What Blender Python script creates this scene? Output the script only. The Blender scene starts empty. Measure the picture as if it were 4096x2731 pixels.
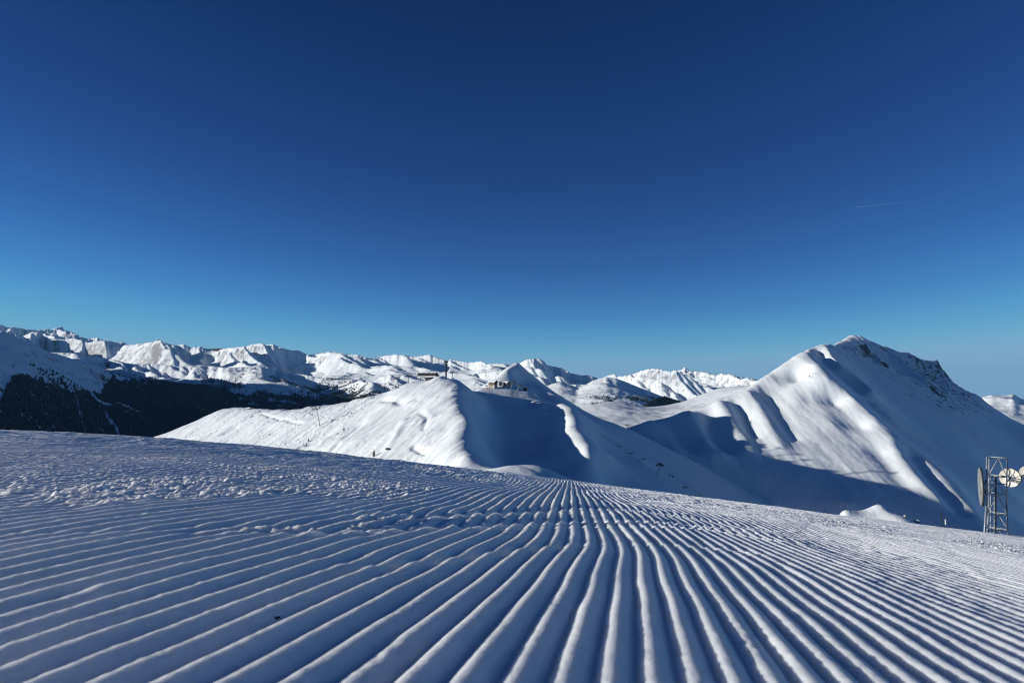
import bpy, bmesh, math, random
import numpy as np
from mathutils import Vector, Matrix
rng = np.random.default_rng(7)
random.seed(7)
SC = bpy.context.scene
COL = SC.collection
R = math.radians

# ------------------------------------------------------------------ camera model
W, H, F = 1024.0, 682.0, 683.0
HORIZON = 385.0
PITCH = math.atan((HORIZON - H / 2) / F)
CP, SP = math.cos(PITCH), math.sin(PITCH)
SUN_EL, SUN_AZ = R(13.7), R(7.0)          # sun stands to the left, SUN_AZ behind the viewer
TO_SUN = np.array([-math.cos(SUN_EL) * math.cos(SUN_AZ), -math.cos(SUN_EL) * math.sin(SUN_AZ), math.sin(SUN_EL)])


def pdir(x, y):
    """direction of a photo point per metre of forward distance: X/Y and Z/Y"""
    cx = (np.asarray(x, float) - W / 2) / F
    cy = (H / 2 - np.asarray(y, float)) / F
    fy = CP - SP * cy
    return cx / fy, (SP + CP * cy) / fy


def at(x, y, Y):
    u, s = pdir(x, y)
    return u * Y, Y, s * Y


# ------------------------------------------------------------------ noise
def _hash(ix, iy, seed):
    h = (ix.astype(np.int64) * 374761393 + iy.astype(np.int64) * 668265263 + seed * 974634777) & 0xFFFFFFFF
    h = ((h ^ (h >> 13)) * 1274126177) & 0xFFFFFFFF
    return (h ^ (h >> 16)) & 0xFFFFFFFF


_ANG = np.linspace(0, 2 * np.pi, 256, endpoint=False)
_GX, _GY = np.cos(_ANG).astype(np.float32), np.sin(_ANG).astype(np.float32)


def gnoise(x, y, seed=0):
    x = np.asarray(x, np.float64); y = np.asarray(y, np.float64)
    x0 = np.floor(x); y0 = np.floor(y)
    fx = (x - x0).astype(np.float32); fy = (y - y0).astype(np.float32)
    ix = x0.astype(np.int64); iy = y0.astype(np.int64)
    sx = fx * fx * fx * (fx * (fx * 6 - 15) + 10); sy = fy * fy * fy * (fy * (fy * 6 - 15) + 10)

    def g(dx, dy):
        k = _hash(ix + dx, iy + dy, seed) & 255
        return _GX[k] * (fx - dx) + _GY[k] * (fy - dy)
    a = g(0, 0); b = g(1, 0); c = g(0, 1); d = g(1, 1)
    return (a + sx * (b - a) + sy * (c - a + sx * (a - b - c + d))) * 1.5


def fbm(x, y, octv=4, seed=0, lac=2.03, gain=0.5):
    o = 0; amp = 1.0
    for i in range(octv):
        o = o + amp * gnoise(x, y, seed + i * 17)
        x = x * lac + 3.7; y = y * lac - 1.9; amp *= gain
    return o


def ridged(x, y, octv=5, seed=0, lac=2.07, gain=0.5):
    o = 0; amp = 1.0; w = 1.0
    for i in range(octv):
        n = 1 - np.abs(gnoise(x, y, seed + i * 13)) * 1.25
        n = n * n
        o = o + amp * n * w
        w = np.clip(n * 1.4, 0, 1)
        x = x * lac + 5.1; y = y * lac + 2.3; amp *= gain
    return o


def worley(x, y, seed=0):
    """distance to the nearest jittered cell point, and that cell's random number"""
    x = np.asarray(x, float); y = np.asarray(y, float)
    x0 = np.floor(x); y0 = np.floor(y)
    best = np.full(x.shape, 9.0, np.float32); rid = np.zeros(x.shape, np.float32)
    for dx in (-1, 0, 1):
        for dy in (-1, 0, 1):
            h = _hash((x0 + dx).astype(np.int64), (y0 + dy).astype(np.int64), seed)
            px = x0 + dx + (h & 1023) / 1023.0; py = y0 + dy + ((h >> 10) & 1023) / 1023.0
            d = np.hypot(x - px, y - py).astype(np.float32)
            m = d < best
            best = np.where(m, d, best); rid = np.where(m, ((h >> 20) & 1023) / 1023.0, rid)
    return best, rid


def sstep(a, b, x):
    t = np.clip((x - a) / (b - a), 0, 1)
    return t * t * (3 - 2 * t)


def seg_dist(X, Y, pts):
    """distance of every point to a polyline in plan"""
    best = np.full(X.shape, 1e12)
    for (ax, ay), (bx, by) in zip(pts[:-1], pts[1:]):
        dx, dy = bx - ax, by - ay
        t = np.clip(((X - ax) * dx + (Y - ay) * dy) / (dx * dx + dy * dy + 1e-12), 0, 1)
        best = np.minimum(best, (X - ax - t * dx) ** 2 + (Y - ay - t * dy) ** 2)
    return np.sqrt(best)


def erode(nx, ny, seed, cell, uplift, steps=70, m=0.45, talus=0.75, K=None, rough=60.0, dt=1.0, soft=0.1):
    """a mountain range carved by running water: ny rows across the range (both long edges are valley floor), periodic along nx"""
    r = np.random.default_rng(seed)
    yy, xx = np.mgrid[0:ny, 0:nx]
    z = r.random((ny, nx)) * rough * 0.15
    t = np.clip(xx / (0.12 * nx), 0, 1)[:, ::-1]        # blend the right end into the left so the tile repeats
    def rel(q):
        return fbm(q / 55.0, yy / 55.0, 5, seed) + 0.7 * ridged(q / 80.0 + 3, yy / 80.0, 3, seed + 50)
    z += rough * (rel(xx) * t + rel(xx - nx) * (1 - t)) * np.sin(np.pi * yy / (ny - 1)) ** 0.5
    z = z.astype(np.float64); n = nx * ny
    up = uplift if np.ndim(uplift) else np.full((ny, nx), float(uplift))
    fixed = np.zeros((ny, nx), bool); fixed[0] = True; fixed[-1] = True
    z[fixed] = 0
    idx = np.arange(n).reshape(ny, nx)
    offs = [(dy, dx) for dy in (-1, 0, 1) for dx in (-1, 0, 1) if dy or dx]
    for it in range(steps):
        z = np.where(fixed, 0, z + up * dt)
        best = np.zeros((ny, nx)); rec = idx.copy(); dist = np.ones((ny, nx))
        for dy, dx in offs:
            zs = np.roll(z, (-dy, -dx), (0, 1)); ids = np.roll(idx, (-dy, -dx), (0, 1)); d = math.hypot(dy, dx)
            if dy == -1: zs[0] = 1e9
            if dy == 1: zs[-1] = 1e9
            s = (z - zs) / d
            b = s > best
            best = np.where(b, s, best); rec = np.where(b, ids, rec); dist = np.where(b, d, dist)
        rec = np.where(fixed, idx, rec).ravel()
        S = np.ones(n); root = rec == np.arange(n)
        rk = np.append(np.where(root, n, rec), n)          # n is the sink below every outlet
        for _ in range(11):
            S = S + np.bincount(rk[:n], S, n + 1)[:n]
            rk = rk[rk]
        Fc = (K * dt * np.power(S, m) / dist.ravel())
        Fc = np.where(rec == np.arange(n), 0, Fc)
        zf = z.ravel(); a = zf / (1 + Fc); b = np.where(rec == np.arange(n), 0, Fc / (1 + Fc)); rk = rec.copy()
        for _ in range(11):
            a = a + b * a[rk]; b = b * b[rk]; rk = rk[rk]
        z = (a + b * zf[rk] * 0).reshape(ny, nx)
        z = np.where(fixed, 0, z)
        # slopes too steep to hold slide down; snow softens
        for _ in range(3):
            lap = np.zeros_like(z)
            for dy, dx in ((0, 1), (0, -1), (1, 0), (-1, 0)):
                zs = np.roll(z, (dy, dx), (0, 1))
                df = zs - z
                lim = talus * cell
                lap += np.sign(df) * np.maximum(np.abs(df) - lim, 0) * 0.11 + df * soft
            lap[0] = 0; lap[-1] = 0
            z = z + lap
    return z


def sample_tile(T, fx, fy):
    """smooth sampling of a tile, periodic along x"""
    ny, nx = T.shape
    fx = np.mod(fx, nx); fy = np.clip(fy, 0, ny - 1.001)
    x0 = np.floor(fx).astype(int); y0 = np.floor(fy).astype(int)
    ax = fx - x0; ay = fy - y0
    x1 = (x0 + 1) % nx; x0 = x0 % nx
    y1 = np.minimum(y0 + 1, ny - 1)
    return (T[y0, x0] * (1 - ax) + T[y0, x1] * ax) * (1 - ay) + (T[y1, x0] * (1 - ax) + T[y1, x1] * ax) * ay


# ------------------------------------------------------------------ meshes
def grid_mesh(name, X, Y, Z, mat, smooth=True):
    n, m = X.shape
    me = bpy.data.meshes.new(name)
    co = np.stack([X, Y, Z], -1).reshape(-1).astype(np.float32)
    idx = np.arange(n * m).reshape(n, m)
    q = np.stack([idx[:-1, :-1], idx[:-1, 1:], idx[1:, 1:], idx[1:, :-1]], -1).reshape(-1).astype(np.int32)
    nf = (n - 1) * (m - 1)
    me.vertices.add(n * m); me.vertices.foreach_set('co', co)
    me.loops.add(nf * 4); me.loops.foreach_set('vertex_index', q)
    me.polygons.add(nf)
    me.polygons.foreach_set('loop_start', np.arange(0, nf * 4, 4, dtype=np.int32))
    me.polygons.foreach_set('loop_total', np.full(nf, 4, np.int32))
    me.update(calc_edges=True)
    if smooth:
        me.polygons.foreach_set('use_smooth', np.ones(nf, bool))
    me.materials.append(mat)
    o = bpy.data.objects.new(name, me); COL.objects.link(o)
    return o


def structure(o, label, cat):
    o['kind'] = 'structure'; o['label'] = label; o['category'] = cat
    return o


class Field:
    """a height field sampled on a fan grid of (X/Y, Y)"""
    def __init__(self, u, Y, Z):
        self.u, self.Y, self.Z = u, Y, Z

    def z(self, x, y):
        x = np.asarray(x, float); y = np.asarray(y, float)
        uu = np.interp(x / y, self.u, np.arange(len(self.u)))
        yy = np.interp(y, self.Y, np.arange(len(self.Y)))
        i = np.clip(uu.astype(int), 0, len(self.u) - 2); j = np.clip(yy.astype(int), 0, len(self.Y) - 2)
        a, b = uu - i, yy - j
        Z = self.Z
        return (Z[j, i] * (1 - a) + Z[j, i + 1] * a) * (1 - b) + (Z[j + 1, i] * (1 - a) + Z[j + 1, i + 1] * a) * b

    def hit(self, px, py):
        """where the line of sight through a photo point meets the ground"""
        u, s = pdir(px, py)
        uu = np.interp(u, self.u, np.arange(len(self.u)))
        i = int(min(max(uu, 0), len(self.u) - 2)); a = uu - i
        col = self.Z[:, i] * (1 - a) + self.Z[:, i + 1] * a
        d = col - s * self.Y
        k = np.nonzero(d > 0)[0]
        if len(k) == 0:
            k = int(np.argmax(d / self.Y)); Yh = self.Y[k]
        else:
            k = int(k[0])
            if k == 0:
                Yh = self.Y[0]
            else:
                t = d[k - 1] / (d[k - 1] - d[k] + 1e-12); Yh = self.Y[k - 1] + t * (self.Y[k] - self.Y[k - 1])
        return u * Yh, Yh, float(self.z(u * Yh, Yh))


def densify(P, step):
    P = np.array(P, float); out = [P[0]]
    for a, b in zip(P[:-1], P[1:]):
        n = max(1, int(np.hypot(*(b[:2] - a[:2])) / step + 0.5))
        for i in range(1, n + 1):
            out.append(a + (b - a) * i / n)
    return np.array(out)


def rbf_field(lines, u, Ys, c, step, smooth=1e-3):
    """heights through 3-D lines given as (photo x, photo y, forward distance)"""
    pts = []
    for L in lines:
        P = np.array([at(*p) for p in L])
        pts.append(densify(P, step) if len(P) > 1 else P)
    P = np.concatenate(pts)
    _, keep = np.unique(np.round(P[:, :2] / (step * 0.3)), axis=0, return_index=True)
    P = P[keep]
    sc = step * 10
    xy = P[:, :2] / sc; z = P[:, 2]
    n = len(P)
    cc = c / sc
    D = np.sqrt(((xy[:, None] - xy[None]) ** 2).sum(-1) + cc * cc)
    A = np.zeros((n + 3, n + 3)); A[:n, :n] = D - smooth * np.eye(n)
    A[:n, n] = 1; A[:n, n + 1:] = xy; A[n, :n] = 1; A[n + 1:, :n] = xy.T
    w = np.linalg.solve(A, np.concatenate([z, [0, 0, 0]]))
    U, Y = np.meshgrid(u, Ys); X = U * Y
    Z = np.empty_like(X)
    q = np.stack([X.ravel(), Y.ravel()], -1) / sc
    out = np.empty(len(q))
    for i in range(0, len(q), 20000):
        b = q[i:i + 20000]
        d2 = (b ** 2).sum(1)[:, None] + (xy ** 2).sum(1)[None] - 2 * b @ xy.T
        out[i:i + 20000] = np.sqrt(np.maximum(d2, 0) + cc * cc) @ w[:n] + w[n] + b @ w[n + 1:]
    return X, Y, out.reshape(X.shape)


# ------------------------------------------------------------------ materials
def new_mat(name):
    m = bpy.data.materials.new(name); m.use_nodes = True
    nt = m.node_tree
    return m, nt, nt.nodes['Principled BSDF']


def plain(name, col, rough=0.6, metal=0.0, var=0.15, scale=3.0):
    """a painted, wooden or metal surface with slight mottling"""
    m, nt, b = new_mat(name)
    tc = nt.nodes.new('ShaderNodeTexCoord'); n = nt.nodes.new('ShaderNodeTexNoise')
    n.inputs['Scale'].default_value = scale; n.inputs['Detail'].default_value = 4
    r = nt.nodes.new('ShaderNodeMapRange'); r.inputs['To Min'].default_value = 1 - var; r.inputs['To Max'].default_value = 1 + var
    mx = nt.nodes.new('ShaderNodeVectorMath'); mx.operation = 'SCALE'; mx.inputs[0].default_value = col
    nt.links.new(tc.outputs['Object'], n.inputs['Vector']); nt.links.new(n.outputs[0], r.inputs['Value'])
    nt.links.new(r.outputs[0], mx.inputs['Scale']); nt.links.new(mx.outputs[0], b.inputs['Base Color'])
    b.inputs['Roughness'].default_value = rough; b.inputs['Metallic'].default_value = metal
    return m


def snow(name, bumps, col=(0.83, 0.88, 0.90), rock=None, rough=0.55, sparkle=0):
    """snow: a pale surface with grain; rock = (slope from, slope to, noise scale, colour) bares rock where it is steep"""
    m, nt, b = new_mat(name)
    N, L = nt.nodes.new, nt.links.new
    geo = N('ShaderNodeNewGeometry')
    h = None
    for sc, dist, det in bumps:
        n = N('ShaderNodeTexNoise'); n.inputs['Scale'].default_value = sc; n.inputs['Detail'].default_value = det
        L(geo.outputs['Position'], n.inputs['Vector'])
        bp = N('ShaderNodeBump'); bp.inputs['Distance'].default_value = dist; bp.inputs['Strength'].default_value = 1.0
        L(n.outputs[0], bp.inputs['Height'])
        if h is not None:
            L(h.outputs[0], bp.inputs['Normal'])
        h = bp
    if h is not None:
        L(h.outputs[0], b.inputs['Normal'])
    b.inputs['Base Color'].default_value = (*col, 1)
    b.inputs['Roughness'].default_value = rough
    b.inputs['Specular IOR Level'].default_value = 0.25
    if rock:
        s0, s1, nsc, rc, mask = rock
        sep = N('ShaderNodeSeparateXYZ'); L(geo.outputs['Normal'], sep.inputs[0])
        n = N('ShaderNodeTexNoise'); n.inputs['Scale'].default_value = nsc; n.inputs['Detail'].default_value = 9; n.inputs['Roughness'].default_value = 0.68
        L(geo.outputs['Position'], n.inputs['Vector'])
        a = N('ShaderNodeMath'); a.operation = 'MULTIPLY_ADD'; a.inputs[1].default_value = 0.75; L(n.outputs[0], a.inputs[0]); L(sep.outputs['Z'], a.inputs[2])
        r = N('ShaderNodeMapRange'); r.inputs['From Min'].default_value = s0 + 0.375; r.inputs['From Max'].default_value = s1 + 0.375
        r.inputs['To Min'].default_value = 1; r.inputs['To Max'].default_value = 0
        L(a.outputs[0], r.inputs['Value'])
        fac = r.outputs[0]
        if mask:
            at_ = N('ShaderNodeAttribute'); at_.attribute_name = mask
            mm = N('ShaderNodeMath'); mm.operation = 'MULTIPLY_ADD'; mm.inputs[1].default_value = -1.0; mm.inputs[2].default_value = 1.0; L(at_.outputs['Fac'], mm.inputs[0])
            ad = N('ShaderNodeMath'); ad.operation = 'ADD'; L(a.outputs[0], ad.inputs[0]); L(mm.outputs[0], ad.inputs[1]); L(ad.outputs[0], r.inputs['Value'])
        n2 = N('ShaderNodeTexNoise'); n2.inputs['Scale'].default_value = nsc * 6; n2.inputs['Detail'].default_value = 5
        L(geo.outputs['Position'], n2.inputs['Vector'])
        cr = N('ShaderNodeMix'); cr.data_type = 'RGBA'
        cr.inputs[6].default_value = (*[c * 0.6 for c in rc], 1); cr.inputs[7].default_value = (*[c * 1.4 for c in rc], 1); L(n2.outputs[0], cr.inputs[0])
        mx = N('ShaderNodeMix'); mx.data_type = 'RGBA'; mx.inputs[6].default_value = (*col, 1)
        L(cr.outputs[2], mx.inputs[7]); L(fac, mx.inputs[0]); L(mx.outputs[2], b.inputs['Base Color'])
    return m


def vattr(o, name, arr):
    a = o.data.attributes.new(name, 'FLOAT', 'POINT'); a.data.foreach_set('value', np.asarray(arr, np.float32).ravel())
# ================================================================== groomed slope under the viewer
CAM_H = 0.25
_sx = np.array([0, 152, 370, 461, 562, 697, 845, 1024]); _sy = np.array([428.5, 437, 456, 467, 478.5, 496, 516, 536])
_u, _s = pdir(_sx, _sy)
_fit = np.polyfit(_u, -_s, 3)


def crest_slope(u):
    uc = np.clip(u, -0.85, 0.85)
    return np.polyval(_fit, uc) + (u - uc) * np.polyval(np.polyder(_fit), uc)


KC = 0.0165 ** 2 / CAM_H


def base_z(X, Y):
    return -CAM_H - Y * (crest_slope(X / Y) - 0.033) - KC * Y * Y


def base_hit(px, py):
    """plan position of a photo point on the smooth groomed slope"""
    u, s = pdir(px, py)
    g = crest_slope(u) - 0.033 + s        # CAM_H + Y g + KC Y^2 = 0
    disc = np.maximum(g * g - 4 * KC * CAM_H, 0)
    Y = (-g - np.sqrt(disc)) / (2 * KC)
    return u * Y, Y


class GROUND:
    @staticmethod
    def z_at(x, y):
        j = int(np.searchsorted(GROUND.Y, y)); i = int(np.searchsorted(GROUND.v, x - GROUND.path[j]))
        return GROUND.Z[j, i]


def build_ground():
    P = 0.05
    half = [0.0]
    d = 0.005
    while half[-1] < 420:
        h = half[-1]
        d = 0.005 if h < 4.0 else (0.01 if h < 7 else (0.02 if h < 11 else d * 1.03))
        half.append(h + d)
    half = np.array(half)
    v = np.concatenate([-half[:0:-1], half])
    rows = [0.3]
    while rows[-1] < 330:
        y = rows[-1]
        rows.append(y * 1.0085 if y < 1.5 else (y + (0.0098 if y < 5 else 0.014) if y < 7 else y * (1.005 if y < 22 else 1.02)))
    Y1 = np.array(rows)
    V, Y = np.meshgrid(v, Y1)
    t = Y1
    path = 0.175 * np.minimum(t, 2.1) + 0.085 * np.maximum(t - 2.1, 0)
    path = np.interp(t, t, path)
    for _ in range(60):
        path[3:-3] = (path[:-6] + path[1:-5] + path[2:-4] + path[3:-3] + path[4:-2] + path[5:-1] + path[6:]) / 7
    path = path + 0.004 * gnoise(np.log(t) * 5, t * 0, 5) * np.minimum(t, 2) / 2
    # the fan widens with distance so that the outer edges stay out of sight on every row
    X = V + path[:, None]
    Z = base_z(X, Y)
    rid = np.floor(V / P)
    ph = V / P - rid

    def band(pts, width, soft=0.6):
        q = [base_hit(*p) for p in pts]
        dd = seg_dist(X, Y, q)
        wob = 1 + soft * gnoise(X * 4.1, Y * 2.3, 77) + 0.5 * soft * gnoise(X * 13, Y * 9, 78)
        return 1 - sstep(width * 0.45, width * 1.1, dd / np.maximum(wob, 0.25))

    near = Y < 45
    rough = np.zeros_like(Z); crumb = np.zeros_like(Z)
    # crumbled seams across the ridges
    c1 = band([(262, 533.5), (320, 530.5), (380, 528.5), (440, 526.5), (500, 523), (552, 520.5)], 0.13)
    c1b = band([(0, 541), (60, 538), (140, 535.5), (230, 533), (300, 531)], 0.045, 0.9)
    c1c = band([(0, 620), (30, 611), (70, 602)], 0.05, 0.9)
    c2 = band([(380, 522), (460, 516), (520, 512), (575, 508.5), (612, 509.5), (650, 513)], 0.07, 0.9)
    c3 = band([(-20, 499), (60, 498), (130, 495), (200, 489.5), (262, 486), (330, 482), (386, 484.5)], 0.34)
    c3b = band([(-20, 466), (60, 468), (150, 470), (210, 474), (300, 478)], 1.5)
    c4 = band([(300, 466), (380, 470), (450, 475), (500, 480), (560, 486.5), (620, 491), (700, 499)], 0.55)
    c5 = band([(620, 502), (680, 512), (740, 523), (800, 536), (850, 549), (912, 569), (975, 590), (1060, 622)], 0.27)
    c6 = band([(800, 516), (850, 521), (920, 534), (980, 543), (1040, 552)], 1.6)
    rough = np.clip(0.95 * c1 + 0.5 * c1b + 0.4 * c1c + 0.6 * c2 + 1.0 * c3 + 0.9 * c3b + 0.5 * c4 + 0.8 * c5 + 0.9 * c6, 0, 1)
    far = sstep(7, 16, Y) * (V < 1.0)
    rough = np.clip(rough + 0.75 * far, 0, 1)
    crumb = np.clip(0.4 * c1 + 0.5 * c1b + 0.4 * c1c + 0.2 * c2 + 0.65 * c3 + 0.5 * c3b + 0.3 * c4 + 0.35 * c5 + 0.6 * c6 + 0.5 * far, 0, 1)
    # ridges left by the tiller: rounded crests, narrower furrows
    hv = 0.5 + 0.5 * gnoise(rid * 0.37, np.log(Y) * 3, 31)
    seg = np.sin(np.pi * np.power(np.clip(ph, 0, 1), 0.86))
    prof = np.power(np.clip(seg, 0, 1), 1.15)
    nib = sstep(0.38, 0.62, gnoise(rid * 7.31, Y * 2.3 + rid * 3.7, 47)) * near
    A = 0.0142 * (1 - 0.15 * nib) * (0.85 + 0.3 * hv)
    # a ridge breaks into short lengths here and there, each set a little lower or to the side
    brk = gnoise(rid * 0.21, np.log(Y) * 4.5 + rid * 0.05, 41)
    Z += A * prof * (1 - 0.45 * rough) * (1 - 0.6 * sstep(2.5, 5.0, Y) * (1 - sstep(-2.0, 0.0, V)))
    edge = np.power(prof, 3)
    Z += edge * (0.0009 + 0.0016 * nib) * fbm(X * 90, Y * 55, 2, 43) * near
    Z += edge * 0.002 * np.clip(fbm(X * 50, Y * 34, 3, 44) - 0.25, 0, 1) * near
    # steps where the tiller bar was lifted: each set of furrows is shifted down
    for pts, drop, wd in (([(470, 531), (520, 529.5), (560, 528), (600, 527), (640, 528), (700, 530), (760, 540)], 0.006, 0.05),
                          ([(300, 540), (400, 533), (500, 526), (580, 521.5), (640, 523), (720, 529), (820, 545)], 0.010, 0.06),
                          ([(420, 521), (500, 514.5), (575, 510), (620, 511), (680, 517), (740, 526)], 0.012, 0.08),
                          ([(380, 573), (450, 563), (520, 553), (580, 546), (650, 546), (720, 551)], 0.004, 0.03)):
        q = np.array([base_hit(*p) for p in pts])
        yl = np.interp(X, q[:, 0], q[:, 1])
        m = sstep(q[0, 0] - 0.3, q[0, 0] + 0.1, X) * (1 - sstep(q[-1, 0] - 0.1, q[-1, 0] + 0.3, X))
        dy = Y - yl + 0.02 * gnoise(rid * 0.9, rid * 0, 91)
        Z -= m * drop * (sstep(-0.012, 0.012, dy) * (1 - sstep(wd, wd * 5, dy)))
        Z += m * drop * 0.5 * np.exp(-((dy + 0.015) / 0.02) ** 2) * prof
    # loose crumbs of snow, in clusters
    mk = crumb > 0.02
    xs, ys, cs = X[mk], Y[mk], crumb[mk]
    add = np.zeros(xs.shape)
    clus = 0.5 + 0.9 * fbm(xs * 1.7, ys * 1.1, 3, 9)
    wx_, wy_ = xs + 0.012 * gnoise(xs * 40, ys * 40, 8), ys + 0.012 * gnoise(xs * 40 + 7, ys * 40, 8)
    big = np.maximum(c3, np.maximum(0.9 * c6, 0.45 * c3b))[mk]
    for fr, hgt, thr, sd in ((14.0, 0.012, 0.965, 3), (24.0, 0.010, 0.88, 1), (40.0, 0.007, 0.62, 2), (64.0, 0.0060, 0.35, 6), (100.0, 0.0045, 0.2, 7)):
        dd, rr = worley(wx_ * fr, wy_ * fr, sd)
        rad = 0.26 + 0.30 * np.clip((rr - thr) / (1 - thr), 0, 1)
        bump = np.clip(1 - (dd / rad) ** 2, 0, 1) ** 0.7
        add += np.where(rr > thr, bump * hgt * (0.45 + 0.55 * rr), 0) * ((0.2 + 0.8 * big) if fr < 45 else 1.0) * sstep(0.25, 0.8, cs * (0.35 + clus))
    add += cs * 0.0035 * fbm(xs * 20, ys * 14, 5, 61)
    Z[mk] += add
    # wind-scoured, churned snow further off
    fz = sstep(3.0, 8.0, Y) * (1 - sstep(120, 220, Y)) * (0.35 + 0.65 * (1 - sstep(-2.0, 1.5, V)))
    mk = fz > 0.01
    xs, ys = X[mk], Y[mk]
    Z[mk] += fz[mk] * (-0.02 + 0.022 * fbm(xs * 0.9, ys * 0.5, 3, 62) + 0.006 * (ridged(xs * 5.1, ys * 2.0, 3, 63) - 0.7) * (0.4 + np.clip(0.6 + gnoise(xs * 0.5, ys * 0.25, 64), 0, 1)) + 0.0035 * fbm(xs * 19, ys * 15, 3, 65) + 0.0055 * fbm(xs * 9, ys * 1.6, 4, 66)) * np.minimum(1 + ys / 40, 2)
    # swells of the piste
    Z += 0.007 * fbm(X * 0.9, Y * 0.55, 2, 71) * np.minimum(Y / 2.5, 1.5)
    Z += 0.0005 * fbm(X * 7, Y * 5, 3, 72) * near
    GROUND.v, GROUND.Y, GROUND.path, GROUND.Z = v, Y1, path, Z
    m = snow('groomed_snow', [(420.0, 0.0012, 4), (90.0, 0.0020, 3)], col=(0.875, 0.91, 0.92))
    bs = m.node_tree.nodes['Principled BSDF']; bs.inputs['Subsurface Weight'].default_value = 0.85; bs.inputs['Subsurface Radius'].default_value = (1.0, 0.92, 0.85); bs.inputs['Subsurface Scale'].default_value = 0.018
    o = grid_mesh('ground', X, Y, Z, m)
    structure(o, 'groomed ski slope with fine parallel corduroy ridges filling the foreground', 'ski slope')
    return o
# ================================================================== the hill with the lift stations, straight ahead
def fan(px0, px1, dpx, y0, y1, ratio):
    u = np.array([pdir(p, 400)[0] for p in np.arange(px0, px1 + dpx, dpx)])
    Y = [y0]
    while Y[-1] < y1:
        Y.append(Y[-1] * ratio)
    return u, np.array(Y)


def behind(L, dY, dz_px):
    return [(x, y + dz_px, Y + dY) for x, y, Y in L]


def bump_line(X, Y, Z, F0, pts, width, height, sharp=1.0):
    q = [F0.hit(*p)[:2] for p in pts]
    d = seg_dist(X, Y, q)
    Z += height * np.exp(-(d / width) ** (2 * sharp))


def slabL(px, py, dz=0.0):
    """photo point on the hill's broad sunlit flank, dz metres proud of its mean plane"""
    u, q = pdir(px, py)
    gx, gy = 0.36, 0.30
    return (px, py, (-198 + dz) / (q - gx * u - gy))


def slabsL(pts, dz=0.0):
    return [slabL(x, y, dz) for x, y in pts]


def slabR(px, py, dz=0.0):
    """photo point on the hill's long shaded right side, dz metres proud of its mean plane"""
    u, q = pdir(px, py)
    return (px, py, (-111.5 + dz) / (q + 0.5 * u - 0.15))


def slabsR(pts, dz=0.0):
    return [slabR(x, y, dz) for x, y in pts]


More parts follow.
